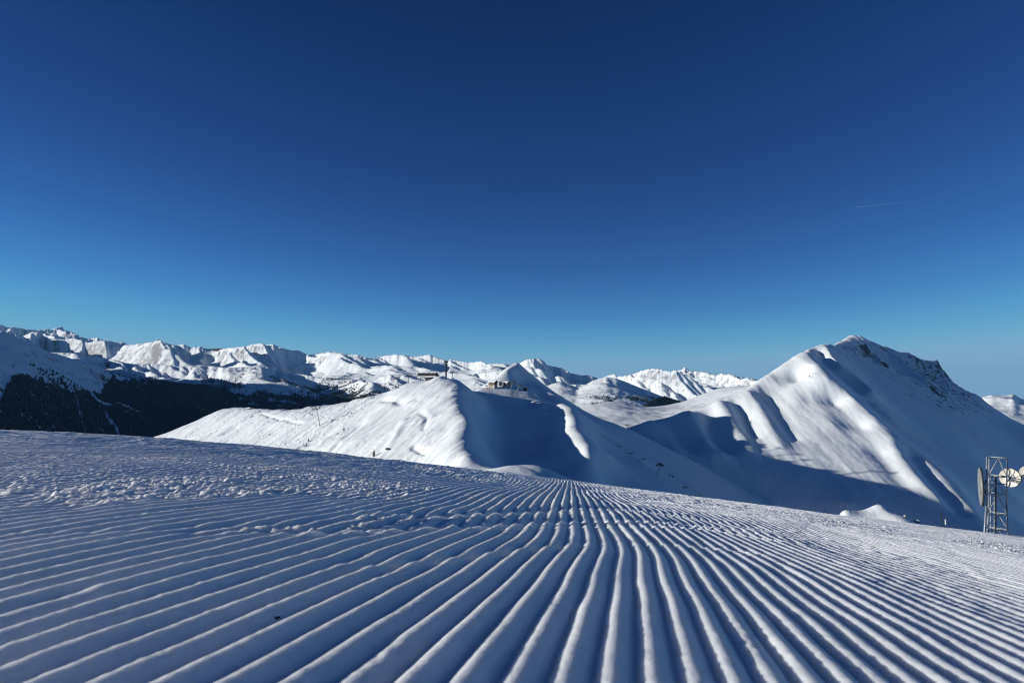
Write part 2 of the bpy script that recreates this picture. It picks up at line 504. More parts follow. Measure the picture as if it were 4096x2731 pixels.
def build_mid():
    sky = slabsL([(60, 470), (120, 451), (152, 437.5), (170, 431), (190, 424), (205, 416.5), (222, 410), (240, 408), (262, 409), (282, 410),
           (300, 409.5), (315, 407.5), (330, 405), (345, 402.5), (365, 400), (380, 396), (390, 391.5), (400, 387)]) + [(410, 383, 802), (418, 381, 803), (428, 380, 805), (440, 380.5, 805), (447, 381.5, 805)]
    crest = [(452, 381, 800), (457, 380, 795), (461, 383, 775), (466, 387, 740), (464, 391, 715), (462, 396, 695), (460, 402, 670), (461, 408, 645), (468, 418, 615),
             (471, 424, 600), (466, 430, 575), (465, 437, 555), (463, 446, 530), (460, 455, 505), (457, 463, 480), (455, 472, 450), (452, 490, 400)]
    leftface = [slabsL([(120, 470), (152, 450), (200, 447), (250, 450), (300, 457), (340, 463), (370, 468), (400, 473), (430, 480), (445, 487)]),
                slabsL([(200, 432), (230, 428), (280, 430), (320, 424.5), (350, 415)], 2), slabsL([(350, 430), (390, 420), (420, 405)], 3), slabsL([(330, 445), (390, 440), (420, 428), (442, 412)], 3), slabsL([(420, 455), (440, 440), (450, 425)], 1)]
    gully = [(477, 391, 862), (486, 397, 822), (494, 409, 772), (498, 420, 735), (500, 432, 705), (500, 444, 675), (500, 456, 640), (503, 468, 600), (505, 480, 540)]
    piste = [[(483, 388.2, 880), (490, 391.2, 868), (500, 395, 858), (519, 400.2, 845), (528, 402.8, 838)], [(489, 394, 850), (492, 398.5, 832), (508, 401.5, 824), (530, 404.5, 814)], [(510, 412, 772), (530, 413, 768), (548, 411, 765)],
             [(520, 430, 715), (537, 433, 712), (552, 436, 705)], [(515, 446, 680), (535, 448, 672), (560, 451, 660)],
             [(520, 462, 620), (545, 463, 610), (570, 466, 600)], [(505, 477, 480), (530, 478, 480), (560, 480, 480)]]
    bump = [(478, 480, 380), (487, 472.5, 400), (505, 466.5, 410), (525, 464.8, 415), (540, 466, 418), (552, 470.5, 418), (566, 478, 412), (580, 487, 405)]
    bumpfront = [(470, 492, 340), (520, 484, 340), (575, 495, 340)]
    ridgeB = [(533, 400.8, 845), (540, 401.5, 825), (548, 403, 808), (555, 404.5, 795), (560, 404, 782), (565.5, 406.5, 765), (567, 412, 735), (568, 418, 705), (573, 426, 670), (580, 434.5, 645), (579, 441, 625), (582, 450, 604), (590.5, 458, 592), (598, 468, 590), (610, 486, 585)]
    ridgeBl = [(554, 408.5, 778), (558, 417, 735), (561, 427, 700), (560, 437, 660), (567, 448, 625), (577, 457.5, 602), (588, 470, 592)]
    cone = [(470, 398, 895), (480, 391, 900), (487, 384.5, 908), (492, 380.5, 922), (500, 373.5, 946), (508, 367, 962), (514, 363.3, 977), (518, 362.4, 980), (521, 364.6, 980), (525.5, 369.6, 977), (532, 375.5, 972), (538, 380.3, 966), (546, 386, 958), (553.5, 391, 950),
            (562, 396, 938), (571, 402, 922), (581.6, 409, 903), (597, 416.6, 882)] + slabsR([(615, 423.3), (627.5, 428.3), (640, 434), (660, 444), (690, 459), (730, 480), (770, 502)])
    conecrest = [(513, 366.5, 962), (506.5, 369.5, 945), (503, 373, 936), (500.5, 378, 924), (498.5, 382.5, 912), (496, 385.5, 904)]
    terrace = [[(476, 389.5, 890), (482, 387.4, 890), (488, 387, 890), (494, 387.1, 890), (500, 387.3, 892), (506, 386, 898), (512, 386.8, 900), (520, 388.6, 900), (528, 390.8, 898), (536, 393.5, 898)], [(510, 390.6, 880), (515, 395, 868)], [(505, 392, 873), (522, 398.3, 858), (530, 400.6, 852)]]
    flankR = [[(520, 380, 945), (525, 387, 920)], [(535, 396, 905), (545, 400.5, 885)], [(540, 388, 930), (560, 400, 898)], [(572, 410, 860), (580, 416, 820)], slabsR([(606, 430), (640, 446), (690, 472), (740, 500)], -3), slabsR([(598, 434), (618, 448), (646, 464), (684, 486)], -4), slabsR([(608, 452), (626, 468), (648, 484)], -7), slabsR([(600, 446)], -6), slabsR([(635, 456), (662, 474), (700, 498)], -3), slabsR([(640, 510), (700, 525), (760, 535)], -3)]
    backs = [behind(sky[::2], 90, 14), behind(sky[:20:3], 200, 45), behind(cone[8:], 120, 18), behind(cone[8::2], 320, 60), behind(cone[:8], 90, 7), [(530, 430, 1250), (470, 440, 1200), (400, 450, 1150), (600, 470, 1250), (660, 510, 1200), (720, 540, 1150), (780, 560, 1100)], [(700, 540, 1250), (780, 590, 1250)]]
    plat = [[(416, 381.4, 815), (424, 381.2, 822), (440, 381.4, 822)], [(452, 384.5, 845), (462, 389.5, 862), (470, 393, 875)]]
    lines = [sky, crest, gully, bump, bumpfront, ridgeB, ridgeBl, cone, conecrest] + leftface + piste + terrace + flankR + backs + plat
    u, Ys = fan(60, 770, 0.75, 335, 1260, 1.0024)
    X, Y, Z = rbf_field(lines, u, Ys, 7.0, 11.0, 2e-4)
    F0 = Field(u, Ys, Z.copy())
    # knoll with a bulldozed bank before the station, bank under the far hut
    for px, py, Yk, h, rx, ry in ((438.5, 380, 770, 4.2, 11, 12), (452.5, 381, 842, 9.0, 7.5, 9), (356, 400.5, slabL(356, 401)[2], 2.4, 10, 9), (368, 399.5, slabL(368, 399.5)[2], 2.0, 8, 9), (455, 381, 793, 1.0, 7, 7), (543.5, 402.5, 792, 2.6, 7, 8), (558.7, 405.5, 775, 1.6, 5, 8)):
        x0, y0, _ = at(px, py, Yk)
        Z += h * np.exp(-((X - x0) / rx) ** 2 - ((Y - y0) / ry) ** 2)
    # drifts, gullies and wind lips on the lit face
    pxm = 512 + F * (X / Y)
    face = sstep(100, 200, pxm) * (1 - sstep(450, 475, pxm)) * (Y < 1150) * (1 - sstep(400, 440, pxm) * sstep(770, 800, Y))
    a = 0.9; xr = X * math.cos(a) + Y * math.sin(a); yr = -X * math.sin(a) + Y * math.cos(a)
    Z += face * (1.5 * fbm(xr / 70, yr / 22, 4, 11) + 0.5 * ridged(xr / 30, yr / 11, 3, 12) * sstep(-0.1, 0.4, fbm(X / 90, Y / 90, 2, 13)))
    for pts, w, h in (([(383, 399), (392, 400.5), (403, 402)], 5, -2.6), ([(408, 404), (417, 403), (423, 398)], 5, 1.6), ([(420, 411), (427, 418), (424, 428)], 3, -1.5), ([(414, 446), (421, 450), (428, 451.5)], 3, -2.2),
                      ([(345, 437), (352, 431), (360, 424)], 5, -2.2), ([(330, 452), (337, 445)], 4, -2.0), ([(365, 414), (380, 408), (392, 404)], 5, 1.5), ([(300, 448), (312, 442), (325, 437)], 5, -1.5),
                      ([(281, 427), (292, 420.5), (302, 422)], 3.0, 0.8), ([(316, 426), (345, 412), (362, 405)], 6, 1.5), ([(398, 432), (404, 420)], 4, 1.2), ([(388, 447), (396, 435)], 4, 1.2), ([(226, 432), (235, 427)], 6, -3.0),
                      ([(175, 444), (215, 431), (250, 417), (262, 410)], 3.0, -1.2), ([(262, 413), (275, 417.5), (302, 424)], 2.5, -1.4)):
        bump_line(X, Y, Z, F0, pts, w, h)
    # the steep shaded side below the crest
    for pts, w, h in (([(469, 404), (476, 412), (481, 422)], 4, 2.5), ([(466, 395), (474, 404)], 4, -2.0), ([(475, 408), (483, 404)], 4, 1.5)):
        bump_line(X, Y, Z, F0, pts, w, h)
    Z += face * 0.9 * ridged(xr / 45, yr / 13, 3, 18) * sstep(0.0, 0.5, fbm(X / 60, Y / 60, 2, 19))
    Z += (1 - face) * 0.5 * fbm(X / 35, Y / 35, 4, 14)
    Z += 0.10 * fbm(X / 6, Y / 6, 3, 15) + 0.25 * sstep(0.15, 0.5, gnoise(X / 60, Y / 60, 16)) * fbm(X / 4, Y / 4, 2, 17) * face
    # long furrows of the groomed run on the bump
    bm = np.exp(-((X - 8) / 40) ** 2 - ((Y - 405) / 45) ** 2)
    Z += bm * 0.35 * np.abs(np.sin((X * 0.85 + Y * 0.5) / 5.2))
    # ski tracks
    trk = (X > -460) & (X < -160) & (Y > 700) & (Y < 1060)
    tw = fbm(X / 7, Y / 12, 2, 21)
    Z += np.where(trk, 0.32 * np.sin((X + 6 * tw) / 1.1) * np.exp(-((gnoise(X / 25, Y / 25, 22) - 0.1) / 0.25) ** 2), 0)
    m = snow('hill_snow', [(0.35, 0.16, 5), (2.2, 0.03, 3)], rock=(0.20, 0.42, 0.09, (0.10, 0.085, 0.075), None))
    o = grid_mesh('hill', X, Y, Z, m)
    structure(o, 'rounded snowy hill with sunlit left flank, shaded ski run and pointed top behind the lift stations', 'hill')
    return Field(u, Ys, Z)


def slab(px, py, dz=0.0):
    """photo point on the great shaded plane of the mountain's right side, dz metres proud of it"""
    u, q = pdir(px, py)
    gx, gy = 0.50, 0.46
    c = 126 + gx * 909 - gy * 1800 + dz
    return (px, py, c / (q + gx * u - gy))


def slabs(pts, dz=0.0):
    return [slab(x, y, dz) for x, y in pts]


def slabF(px, py, dz=0.0):
    """photo point on the mountain's broad sunlit face, dz metres proud of its mean plane"""
    u, q = pdir(px, py)
    return (px, py, (-446 + dz) / (q - 0.03 * u - 0.38))


def slabsF(pts, dz=0.0):
    return [slabF(x, y, dz) for x, y in pts]


def build_right():
    sky = slabsF([(600, 437), (628, 428.3), (650, 422.3), (666, 417.5), (678, 415.6), (689, 414), (699, 411.7), (709, 408), (722, 401), (736, 395), (747, 390.3), (759.5, 380.5),
           (774, 369.7), (790.6, 359), (805.5, 351)])
    sky2 = slabs([(808, 350.4), (812, 348.2), (822, 345), (826.5, 344.6), (830, 346), (836.7, 342.8), (845, 339.8), (857, 337), (862.5, 338), (869, 344), (876, 347.4), (883.5, 345.8), (892, 350), (903, 352.8), (917, 358.8), (931.6, 361.6), (940, 365.7), (945, 372.4),
           (950.5, 380.6), (957, 386), (969.5, 391.4), (980, 396.8), (988.5, 405), (999, 414.4), (1010, 421), (1024, 425), (1050, 433), (1090, 448)])
    s1 = slabs([(808, 351.5), (812, 359), (815, 367), (826, 378), (836.7, 384.8), (849, 389.4), (853.7, 399), (866.5, 409), (876, 420), (888, 429), (894, 437.5), (902, 441.5), (917, 452), (930, 463), (940, 469), (953, 479.5), (967, 496), (980, 515), (992, 535), (1010, 560)], 5)
    s2 = slabs([(825.5, 348.7), (832, 361.6), (843, 371.5), (855, 379.6), (863, 386.5), (872, 395)], 7)
    s3 = slabs([(858, 339), (861, 342), (866, 348), (872, 356), (880, 362.5)], 6)
    s4 = slabs([(878, 348.5), (884, 350), (893, 355.5), (906, 367), (918, 376), (930, 388)], 8)
    s5 = slabs([(866, 398), (876, 407), (886, 413), (892, 420)], 1)
    g12 = slabs([(819, 354), (830, 369), (842, 379), (856, 389), (868, 402), (885, 420), (905, 438), (925, 452), (948, 468), (966, 486), (984, 510), (1000, 535)], -2)
    g23 = slabs([(846, 350), (856, 366), (868, 380), (884, 396), (910, 420), (940, 446)], -1)
    g34 = slabs([(867, 352), (878, 366), (892, 380), (915, 398)], -2)
    rock = [slabs([(925, 366), (935, 378), (950, 396), (975, 420), (1000, 445)]), slabs([(960, 440), (1000, 480), (1024, 505)]), slabs([(1000, 420), (1024, 445), (1060, 480)]), slabs([(920, 430), (950, 452), (980, 480)]), slabs([(1024, 540), (1050, 540)])]
    faceL = [slabsF([(760, 400), (775, 392), (800, 380)], -1), slabsF([(770, 425), (800, 412), (835, 402)], -2), slabsF([(780, 445), (815, 438), (860, 425)], -3), slabsF([(790, 460), (830, 458), (880, 450)], -4), slabsF([(800, 480), (850, 480), (905, 472)], -4), slabsF([(850, 505), (900, 505), (940, 505)], -5)]
    foot = [slabsF([(640, 455), (680, 462), (720, 468), (760, 474)], -4), slabsF([(700, 440), (735, 440), (755, 445)], -3), slabsF([(660, 438), (685, 438)], -2), slabsF([(720, 420), (745, 412)], -3)]
    deep = [[(620, 510, 850), (700, 520, 840), (800, 535, 790), (900, 560, 730), (1000, 600, 680)], [(1100, 600, 850), (1150, 560, 1050)]]
    backs = [behind(sky, 160, 24), behind(sky2[::2], 200, 34), behind(sky[::3], 600, 90), behind(sky2[::3], 700, 110)]
    lines = [sky, sky2, s1, s2, s3, s4, s5, g12, g23, g34] + rock + faceL + foot + deep + backs
    u, Ys = fan(590, 1130, 0.75, 660, 2500, 1.0024)
    X, Y, Z = rbf_field(lines, u, Ys, 6.0, 20.0, 2e-3)
    F0 = Field(u, Ys, Z.copy())
    for s_, h_ in ((s2, 9), (s3, 8), (s4, 9), (s5, 3)):
        bump_line(X, Y, Z, F0, [q[:2] for q in s_], 15, h_, 0.8)
    # ribs under the low ridge on the left
    for pts, w, h in (([(650, 423.5), (660, 433), (668, 443), (676, 452)], 13, 3.5), ([(641, 427), (648, 434), (655, 441)], 12, 3), ([(688, 416), (694, 426), (701, 437), (710, 448), (718, 456)], 16, 7.5), ([(671, 421), (680, 434), (690, 447)], 14, -5), ([(708, 411), (711, 424), (714, 438), (722, 450)], 14, -6.5),
                      ([(721, 404.5), (727, 414), (733, 426), (741, 440), (748, 452)], 15, 6.5), ([(735, 400), (742, 412), (748, 425), (752, 434)], 12, -5), ([(748, 394), (757, 406), (766, 421), (774, 436), (780, 448)], 14, 5), ([(765, 384), (775, 400), (785, 418), (793, 435)], 16, -5), ([(782, 368), (790, 385), (798, 402)], 13, 2.5),
                      ([(826, 390), (840, 404), (853, 422), (868, 442)], 24, -3), ([(810, 380), (820, 400), (832, 425)], 22, 4),
                      ([(897, 452), (912, 470), (925, 486), (935, 498)], 16, 4), ([(910, 450), (925, 470), (945, 492), (958, 507)], 12, -8), ([(880, 452), (893, 468), (905, 482)], 16, -5)):
        bump_line(X, Y, Z, F0, pts, w, h)
    pxm = 512 + F * (X / Y)
    # broken crags on the right
    side = seg_dist(X, Y, [at(*p)[:2] for p in s1])
    q1 = np.array([at(*p)[:2] for p in s1]); q1 = q1[np.argsort(q1[:, 1])]
    dark = sstep(6, 45, side) * (X > np.interp(Y, q1[:, 0 + 1], q1[:, 0])) * (pxm > 806)
    a = 0.75; xr = X * math.cos(a) - Y * math.sin(a); yr = X * math.sin(a) + Y * math.cos(a)
    lowskyw = 0.25 + 0.75 * np.clip((Y - 1050) / 450, 0, 1)
    Z += dark * (1.6 * (ridged(xr / 150, yr / 60, 5, 31) - 0.7) + 0.8 * fbm(X / 20, Y / 20, 5, 32)) * lowskyw
    Z += (1 - dark) * (1.3 * fbm(X / 60, Y / 200, 4, 33) + 0.5 * fbm(X / 15, Y / 90, 3, 36) + 0.25 * fbm(X / 14, Y / 14, 3, 34))
    cl = np.exp(-((pxm - 935) / 45) ** 2) * sstep(1600, 1680, Y) * (Y < 2000)
    Z += cl * 3.0 * fbm(X / 12, Y / 12, 3, 35)
    m = snow('mountain_snow', [(0.12, 0.30, 6), (0.9, 0.05, 3)], rock=(0.72, 0.80, 0.075, (0.075, 0.068, 0.065), 'crag'))
    o = grid_mesh('mountain', X, Y, Z, m)
    vattr(o, 'crag', np.clip(dark * (0.885 + 0.02 * sstep(1250, 1600, Y) + 0.125 * np.exp(-((pxm - 935) / 50) ** 2) + 0.07 * gnoise(X / 120, Y / 120, 37)) * (0.85 + 0.15 * sstep(1050, 1500, Y)) * (0.8 + 0.2 * sstep(60, 160, side)), 0, 1))
    structure(o, 'big snowy mountain on the right with a sunlit face, sharp spur and dark rocky shoulder', 'mountain')
    return Field(u, Ys, Z)


def build_plateau():
    sky = [(540, 425, 2150), (569, 413, 2180), (581.6, 407.2, 2200), (594, 403.2, 2250), (608, 401.2, 2300), (620, 400.6, 2350), (627.5, 403.6, 2350), (635, 406.4, 2360), (653, 406.6, 2400), (678.6, 403, 2450), (691, 398.3, 2450), (704, 393.2, 2450),
           (719, 387.8, 2430), (736, 385.7, 2400), (749, 385.6, 2350), (775, 379, 2300), (800, 376, 2250)]
    lines = [sky, [(590, 420, 1900), (610, 425, 1800), (630, 432, 1600)], [(612, 406, 2150), (620, 411, 2050), (626, 417, 1950)], [(640, 412, 2150), (665, 410, 2200), (690, 406, 2250), (715, 397, 2250)],
             [(640, 421, 1850), (660, 416, 1950), (685, 412, 2000), (705, 406, 2050), (725, 396, 2100), (745, 389, 2150)], [(600, 450, 1450), (700, 430, 1650), (760, 405, 1900)],
             behind(sky[::2], 250, 14), behind(sky[::3], 900, 60)]
    u, Ys = fan(520, 820, 0.8, 1400, 3300, 1.003)
    X, Y, Z = rbf_field(lines, u, Ys, 14, 30.0, 2e-4)
    Z += 5.5 * fbm(X / 150, Y / 210, 3, 51) * sstep(1500, 1800, Y) * (1 - 0.9 * sstep(2150, 2320, Y)) + 0.9 * fbm(X / 40, Y / 60, 3, 52)
    m = snow('plateau_snow', [(0.06, 0.4, 5)])
    o = grid_mesh('snowfield', X, Y, Z, m)
    structure(o, 'gently rolling sunlit snowfield behind the low ridge, left of the big mountain', 'snowfield')
    return Field(u, Ys, Z)


def build_mound():
    sky = [(836, 520, 118), (843, 511.5, 120), (850, 510.6, 121.5), (856, 510.2, 122), (862, 509.6, 122), (868, 508, 122), (874, 505, 122), (878.5, 503.6, 122), (882, 504.5, 122), (886, 508.5, 122), (891, 512, 121), (899, 514.5, 120), (908, 517, 119), (916, 521.5, 117), (924, 528, 115)]
    lines = [sky, [(838, 526, 119), (870, 528, 116.5), (910, 534, 111)], [(864, 519.5, 118.5), (880, 515, 119), (900, 522, 115)], behind(sky[::2], 14, 14), behind(sky[::3], 40, 60), [(790, 560, 126), (818, 545, 124), (800, 570, 100)], [(960, 560, 120), (960, 580, 100)]]
    u, Ys = fan(795, 960, 0.6, 100, 170, 1.004)
    X, Y, Z = rbf_field(lines, u, Ys, 0.8, 2.0, 2e-4)
    Z += 0.12 * fbm(X / 4, Y / 4, 4, 55)
    o = grid_mesh('snow_bank', X, Y, Z, snow('bank_snow', [(2.0, 0.06, 4)]))
    structure(o, 'smooth sunlit bank of snow peaking just beyond the slope edge, near the mast', 'snow bank')
    return Field(u, Ys, Z)
# ================================================================== the ranges beyond
def gauss1(v, sig):
    k = np.exp(-0.5 * (np.arange(-int(3 * sig), int(3 * sig) + 1) / sig) ** 2); k /= k.sum()
    return np.convolve(np.pad(v, len(k) // 2, mode='edge'), k, 'valid')


def build_range(name, sky, D, front, back, zfoot_px, seed, matr, label, cat, dpx=0.8, rows=240, cell=25.0, uplift=5.0, K=0.15, rough=500.0, steps=30, talus=0.7, soft=0.03, amp=0.7, relief=0.5, turn=0.5, jag=0.0, bow=1.0, low=8.0):
    sky = np.array(sky, float)
    x0, x1 = sky[0, 0] - 15, sky[-1, 0] + 15
    pxs = np.arange(x0, x1, dpx)
    u = np.array([pdir(p, 380)[0] for p in pxs])
    tpx = np.interp(pxs, sky[:, 0], sky[:, 1]) + jag * fbm(pxs / 2.6, pxs * 0, 3, seed + 5)
    tgt = np.array([pdir(a, b)[1] for a, b in zip(pxs, tpx)])
    Y0, Y1 = D * (1 - front), D * (1 + back)
    Ys = np.geomspace(Y0, Y1, rows)
    U, Y = np.meshgrid(u, Ys); X = U * Y
    T = erode(int((X.max() - X.min()) / cell * 1.1) + 60, 260, seed, cell, uplift, steps=steps, K=K, m=0.45, talus=talus, soft=soft, rough=rough) * amp
    T = T / np.percentile(T, 98)
    # the valleys run down towards the viewer, slewed by turn
    fy = np.interp(Y, [Y0, D, Y1], [252, 128, 40])
    fx = (X - X.min() + turn * (Y - D)) / cell
    tile = sample_tile(T, fx, fy)
    zfoot = pdir(0, zfoot_px)[1] * D
    zs = gauss1(tgt, 14 / dpx)[None] * D
    t = np.clip((Y - Y0) / (D - Y0), 0, 1); tb = np.clip((Y - D) / (Y1 - D), 0, 1)
    up = np.power(t, bow) * (1 - 0.9 * tb)
    Z = zfoot + (zs - zfoot) * (up * (1 - relief) + relief * tile * (0.35 + 0.65 * up))
    Z += 0.008 * np.abs(zs - zfoot) * (fbm(X / (cell * 5), Y / (cell * 5), 4, seed + 6) + 0.9 * (ridged(X / (cell * 9), Y / (cell * 9), 4, seed + 7) - 0.8))
    w = sstep(0.15, 1.0, t) * (1 - 0.5 * tb)
    cols = np.arange(len(u))
    zb = zfoot - 0.15 * abs(zfoot) - 60
    for sg, n in ((low, 4), (4.0, 4), (2.4, 4)):
        for _ in range(n):
            e = np.where(t > 0.35, Z / Y, -9); k = np.argmax(e, 0)
            fac = (tgt * Ys[k] - zb) / np.maximum(Z[k, cols] - zb, 20)
            fac = gauss1(np.clip(fac, 0.5, 2.0), sg / dpx)[None]
            Z = zb + (Z - zb) * (1 + (fac - 1) * w)
    for wd, n in ((0.02, 3), (0.008, 4)):
        for _ in range(n):
            e = np.where(t > 0.35, Z / Y, -9); k = np.argmax(e, 0)
            dl = tgt - e[k, cols]
            Z += gauss1(dl, 0.7 / dpx)[None] * Y * np.exp(-((Y - Ys[k][None]) / (wd * D)) ** 2)
    o = grid_mesh(name, X, Y, Z, matr)
    structure(o, label, cat)
    return Field(u, Ys, Z), o


def build_far():
    fields = {}
    rockm = snow('far_snow', [(0.012, 2, 6)], rock=(0.30, 0.54, 0.014, (0.13, 0.135, 0.15), None))
    fields['peaks'], _ = build_range('distant_peaks', [(-60, 322), (-20, 326), (0, 324.5), (4.5, 327), (11, 326.8), (20, 328), (35.7, 330), (45.8, 328.5), (49, 329.6), (52, 328), (56, 327), (59.5, 326.4), (61, 326.8), (62, 330), (67, 330.5), (69, 331.5), (73.7, 333),
        (78, 336), (87, 338.5), (92, 337.6), (95, 337), (97, 337.5), (99, 339), (110, 342), (122, 341.8), (128, 345), (150, 351), (180, 360), (240, 376)], 17000, 0.14, 0.10, 353, 3, rockm,
        'farthest jagged bluish peaks on the left horizon', 'mountains', cell=26.0, uplift=5, K=0.3, rough=700, soft=0.02, talus=0.9, jag=0.6, rows=200, low=4.0, dpx=0.6)
    fields['main'], _ = build_range('snowy_range', [(-60, 326), (-20, 330), (0, 331), (8, 332.5), (20, 336), (30, 331.5), (36.8, 332), (47, 338), (62.5, 339), (71.4, 337.6), (87, 342), (96, 340.7), (107, 340), (120.5, 344), (128, 344.6), (139.5, 343), (147, 342), (153, 341),
        (157, 339), (164, 342.4), (174, 345), (182, 343.5), (190, 347), (198.7, 346), (206.5, 349), (216.5, 350.8), (223, 348), (234, 347), (245.5, 345.8), (251, 344), (260, 342.9), (265.6, 344.5), (272, 343.4), (279, 346.8), (291, 350),
        (298, 350), (309, 354.6), (317, 353.5), (328, 351), (339, 352), (347, 354), (357, 354), (362.7, 356), (370.5, 358.5), (377, 357), (386, 355), (395, 354), (404, 354.6), (412, 356), (419.6, 355.7), (424, 355), (428.6, 354), (433, 355.7),
        (442, 359), (446, 360.5), (450, 359), (456.5, 360), (468.7, 362), (475, 361.5), (481, 360.7), (487.7, 363.5), (495.5, 363), (505.6, 363.5), (520, 367), (545, 374), (580, 384)], 12500, 0.40, 0.12, 404, 11, rockm,
        'long sunlit chain of snowy alps spanning the left horizon', 'mountains', cell=27.0, K=0.2, rough=520, talus=0.75, soft=0.03, jag=0.5, rows=460, relief=0.44, turn=0.9, bow=0.55, dpx=0.6)
    wood = snow('foothill_snow', [(0.03, 1, 6)], rock=(0.34, 0.46, 0.02, (0.11, 0.11, 0.115), None))
    fields['foot'], fo = build_range('foothills', [(20, 352), (60, 352), (75, 353), (95, 356), (112, 359), (128, 363), (150, 362.5), (175, 366), (200, 364.5), (225, 367), (250, 366.5), (267, 366.5), (287, 372), (304, 374), (321, 377.5), (350, 378.8), (373, 380), (389.5, 373.5),
        (406, 381), (430, 386), (470, 394), (520, 404)], 7600, 0.34, 0.10, 420, 23, wood,
        'lower sunlit foothills with scattered trees in front of the long chain of alps', 'hills', cell=17.0, K=0.18, rough=360, uplift=4, soft=0.035, rows=360, relief=0.40, turn=0.9, bow=0.6, dpx=0.6)
    fields['massif'], _ = build_range('massif', [(470, 374), (505, 369), (515, 366), (520, 362.8), (527, 358.8), (532, 358.4), (538, 358), (541, 359), (544, 360.7), (547, 364.5), (556, 366.5), (562.5, 367.7), (571, 372.8), (583, 375), (589, 374.5), (597, 377.5), (612, 384), (640, 392)],
        10500, 0.25, 0.10, 398, 31, rockm, 'craggy snow peak rising behind the pointed hilltop, centre of the skyline', 'mountain', cell=17.0, K=0.25, rough=560, talus=0.9, soft=0.025, jag=0.6, relief=0.6, low=5.0, dpx=0.6)
    fields['crags'], _ = build_range('crag_range', [(585, 384), (599.5, 379), (608, 375), (613.5, 373.5), (618.6, 376), (627.5, 375), (635, 373), (641.6, 370), (653, 368), (660, 368.6), (666, 370), (671, 371), (676, 369.6), (680, 369.8), (685, 366.8), (690, 370), (695, 371),
        (699, 371), (706.6, 371.6), (712, 374), (717, 374.7), (722, 372.8), (727, 374), (731, 373.5), (740, 376.7), (752.6, 378), (759, 380), (780, 386), (810, 392)], 8800, 0.3, 0.10, 410, 43, rockm,
        'craggy sunlit range on the skyline between the pointed hilltop and the big mountain', 'mountains', cell=14.0, K=0.25, rough=480, talus=0.9, soft=0.025, jag=0.8, relief=0.56, low=5.0, dpx=0.6, rows=300)
    fields['dome'], _ = build_range('snow_dome', [(535, 392), (545, 386), (555, 382.5), (561, 381.8), (570, 384), (577, 386.5), (585, 385), (592, 380.5), (599, 378), (607, 376.5), (616, 378), (625, 381), (637, 386), (650, 391), (665, 397), (680, 402), (700, 407), (730, 416)], 5600, 0.24, 0.10, 418, 57, wood,
        'smooth sunlit snow hill with a dark wood at its foot, right of the pointed hilltop', 'hill', cell=12.0, rough=200, uplift=3, soft=0.07, relief=0.3, bow=0.8)
    fields['right'], _ = build_range('snow_ridge', [(950, 408), (970, 402), (983, 396), (991, 394.4), (1000.7, 395.2), (1013, 393.7), (1016, 395.4), (1020, 398), (1026, 400), (1060, 404), (1110, 412)], 4200, 0.2, 0.10, 430, 67,
        snow('ridge_snow', [(0.03, 3, 5)]), 'sunlit snow ridge at the far right edge behind the big mountain', 'hill', cell=10.0, rough=100, uplift=2, soft=0.08, relief=0.22, bow=0.8)
    # the wooded mountain side in its own shade, on the left
    crest = [(-160, 318, 2400), (-80, 326, 2900), (-30, 331, 3300), (0, 333.5, 3600), (14, 338, 3750), (31, 342.5, 3950), (42, 350, 4100), (60, 355.5, 4350), (78, 358.5, 4600), (95, 363.6, 4850), (111.6, 372.5, 5050), (131.7, 379, 5300), (142, 381, 5420), (162, 382.5, 5650), (178.6, 386, 5850), (201, 390, 6100), (214, 394, 6250),
             (234, 398, 6500), (255.6, 405, 6750), (290, 414, 7100), (340, 430, 7600)]
    foot = [(-160, 450, 1500), (0, 450, 1900), (75, 450, 2350), (150, 450, 2950), (250, 450, 4000), (330, 455, 5000)]
    spurs = [[(111, 374, 4950), (108, 388, 4300), (120, 402, 3900), (135, 418, 3600)]]
    def slabD(L):
        o = []
        for x, y in L:
            uu, q = pdir(x, y); o.append((x, y, -660.7 / (q + 0.65 * uu + 0.228)))
        return o
    spurs += [slabD([(-150, 380), (-60, 375), (0, 362), (35, 368), (62, 372)]), slabD([(-120, 420), (0, 390), (50, 392), (90, 385)]), slabD([(0, 420), (60, 415), (110, 400)]), slabD([(40, 352), (70, 362), (100, 374)])]
    high = [[(-175, 268, 3600), (-120, 276, 4300), (-75, 290, 5000), (-45, 308, 5600)]]  # unseen ridge beyond the left edge, added to keep the sun off this mountainside
    u, Ys = fan(-170, 380, 1.0, 1400, 9500, 1.0075)
    X, Y, Z = rbf_field([crest, foot, behind(crest[4:], 400, 16), behind(crest[6::2], 1600, 70)] + spurs + high, u, Ys, 60, 170, 2e-4)
    w = sstep(30, 200, seg_dist(X, Y, [at(*p)[:2] for p in crest]))
    a = 0.5; xr = X * math.cos(a) + Y * math.sin(a); yr = -X * math.sin(a) + Y * math.cos(a)
    Z += w * (20 * fbm(xr / 700, yr / 330, 5, 81) + 9 * (ridged(xr / 420, yr / 170, 4, 82) - 0.7)) + 4 * fbm(X / 80, Y / 80, 3, 83)
    o = grid_mesh('forested_mountain', X, Y, Z, snow('shaded_snow', [(0.03, 1, 6)], rock=(0.60, 0.78, 0.018, (0.05, 0.05, 0.05), None)))
    structure(o, 'steep shaded mountainside on the left, snow above and dark forest below', 'mountain')
    fields['wooded'] = Field(u, Ys, Z)
    # valley floors far below, out to the horizon
    n = 60
    g = np.sinh(np.linspace(-4.5, 4.5, n)) / math.sinh(4.5)
    X, Y = np.meshgrid(g * 60000, g * 60000)
    Z = -1150 + 60 * fbm(X / 6000, Y / 6000, 3, 90)
    o = grid_mesh('valley_floor', X, Y, Z, snow('valley_snow', [(0.01, 5, 5)]))
    structure(o, 'snow covered valley floor far below the slopes', 'valley')
    return fields
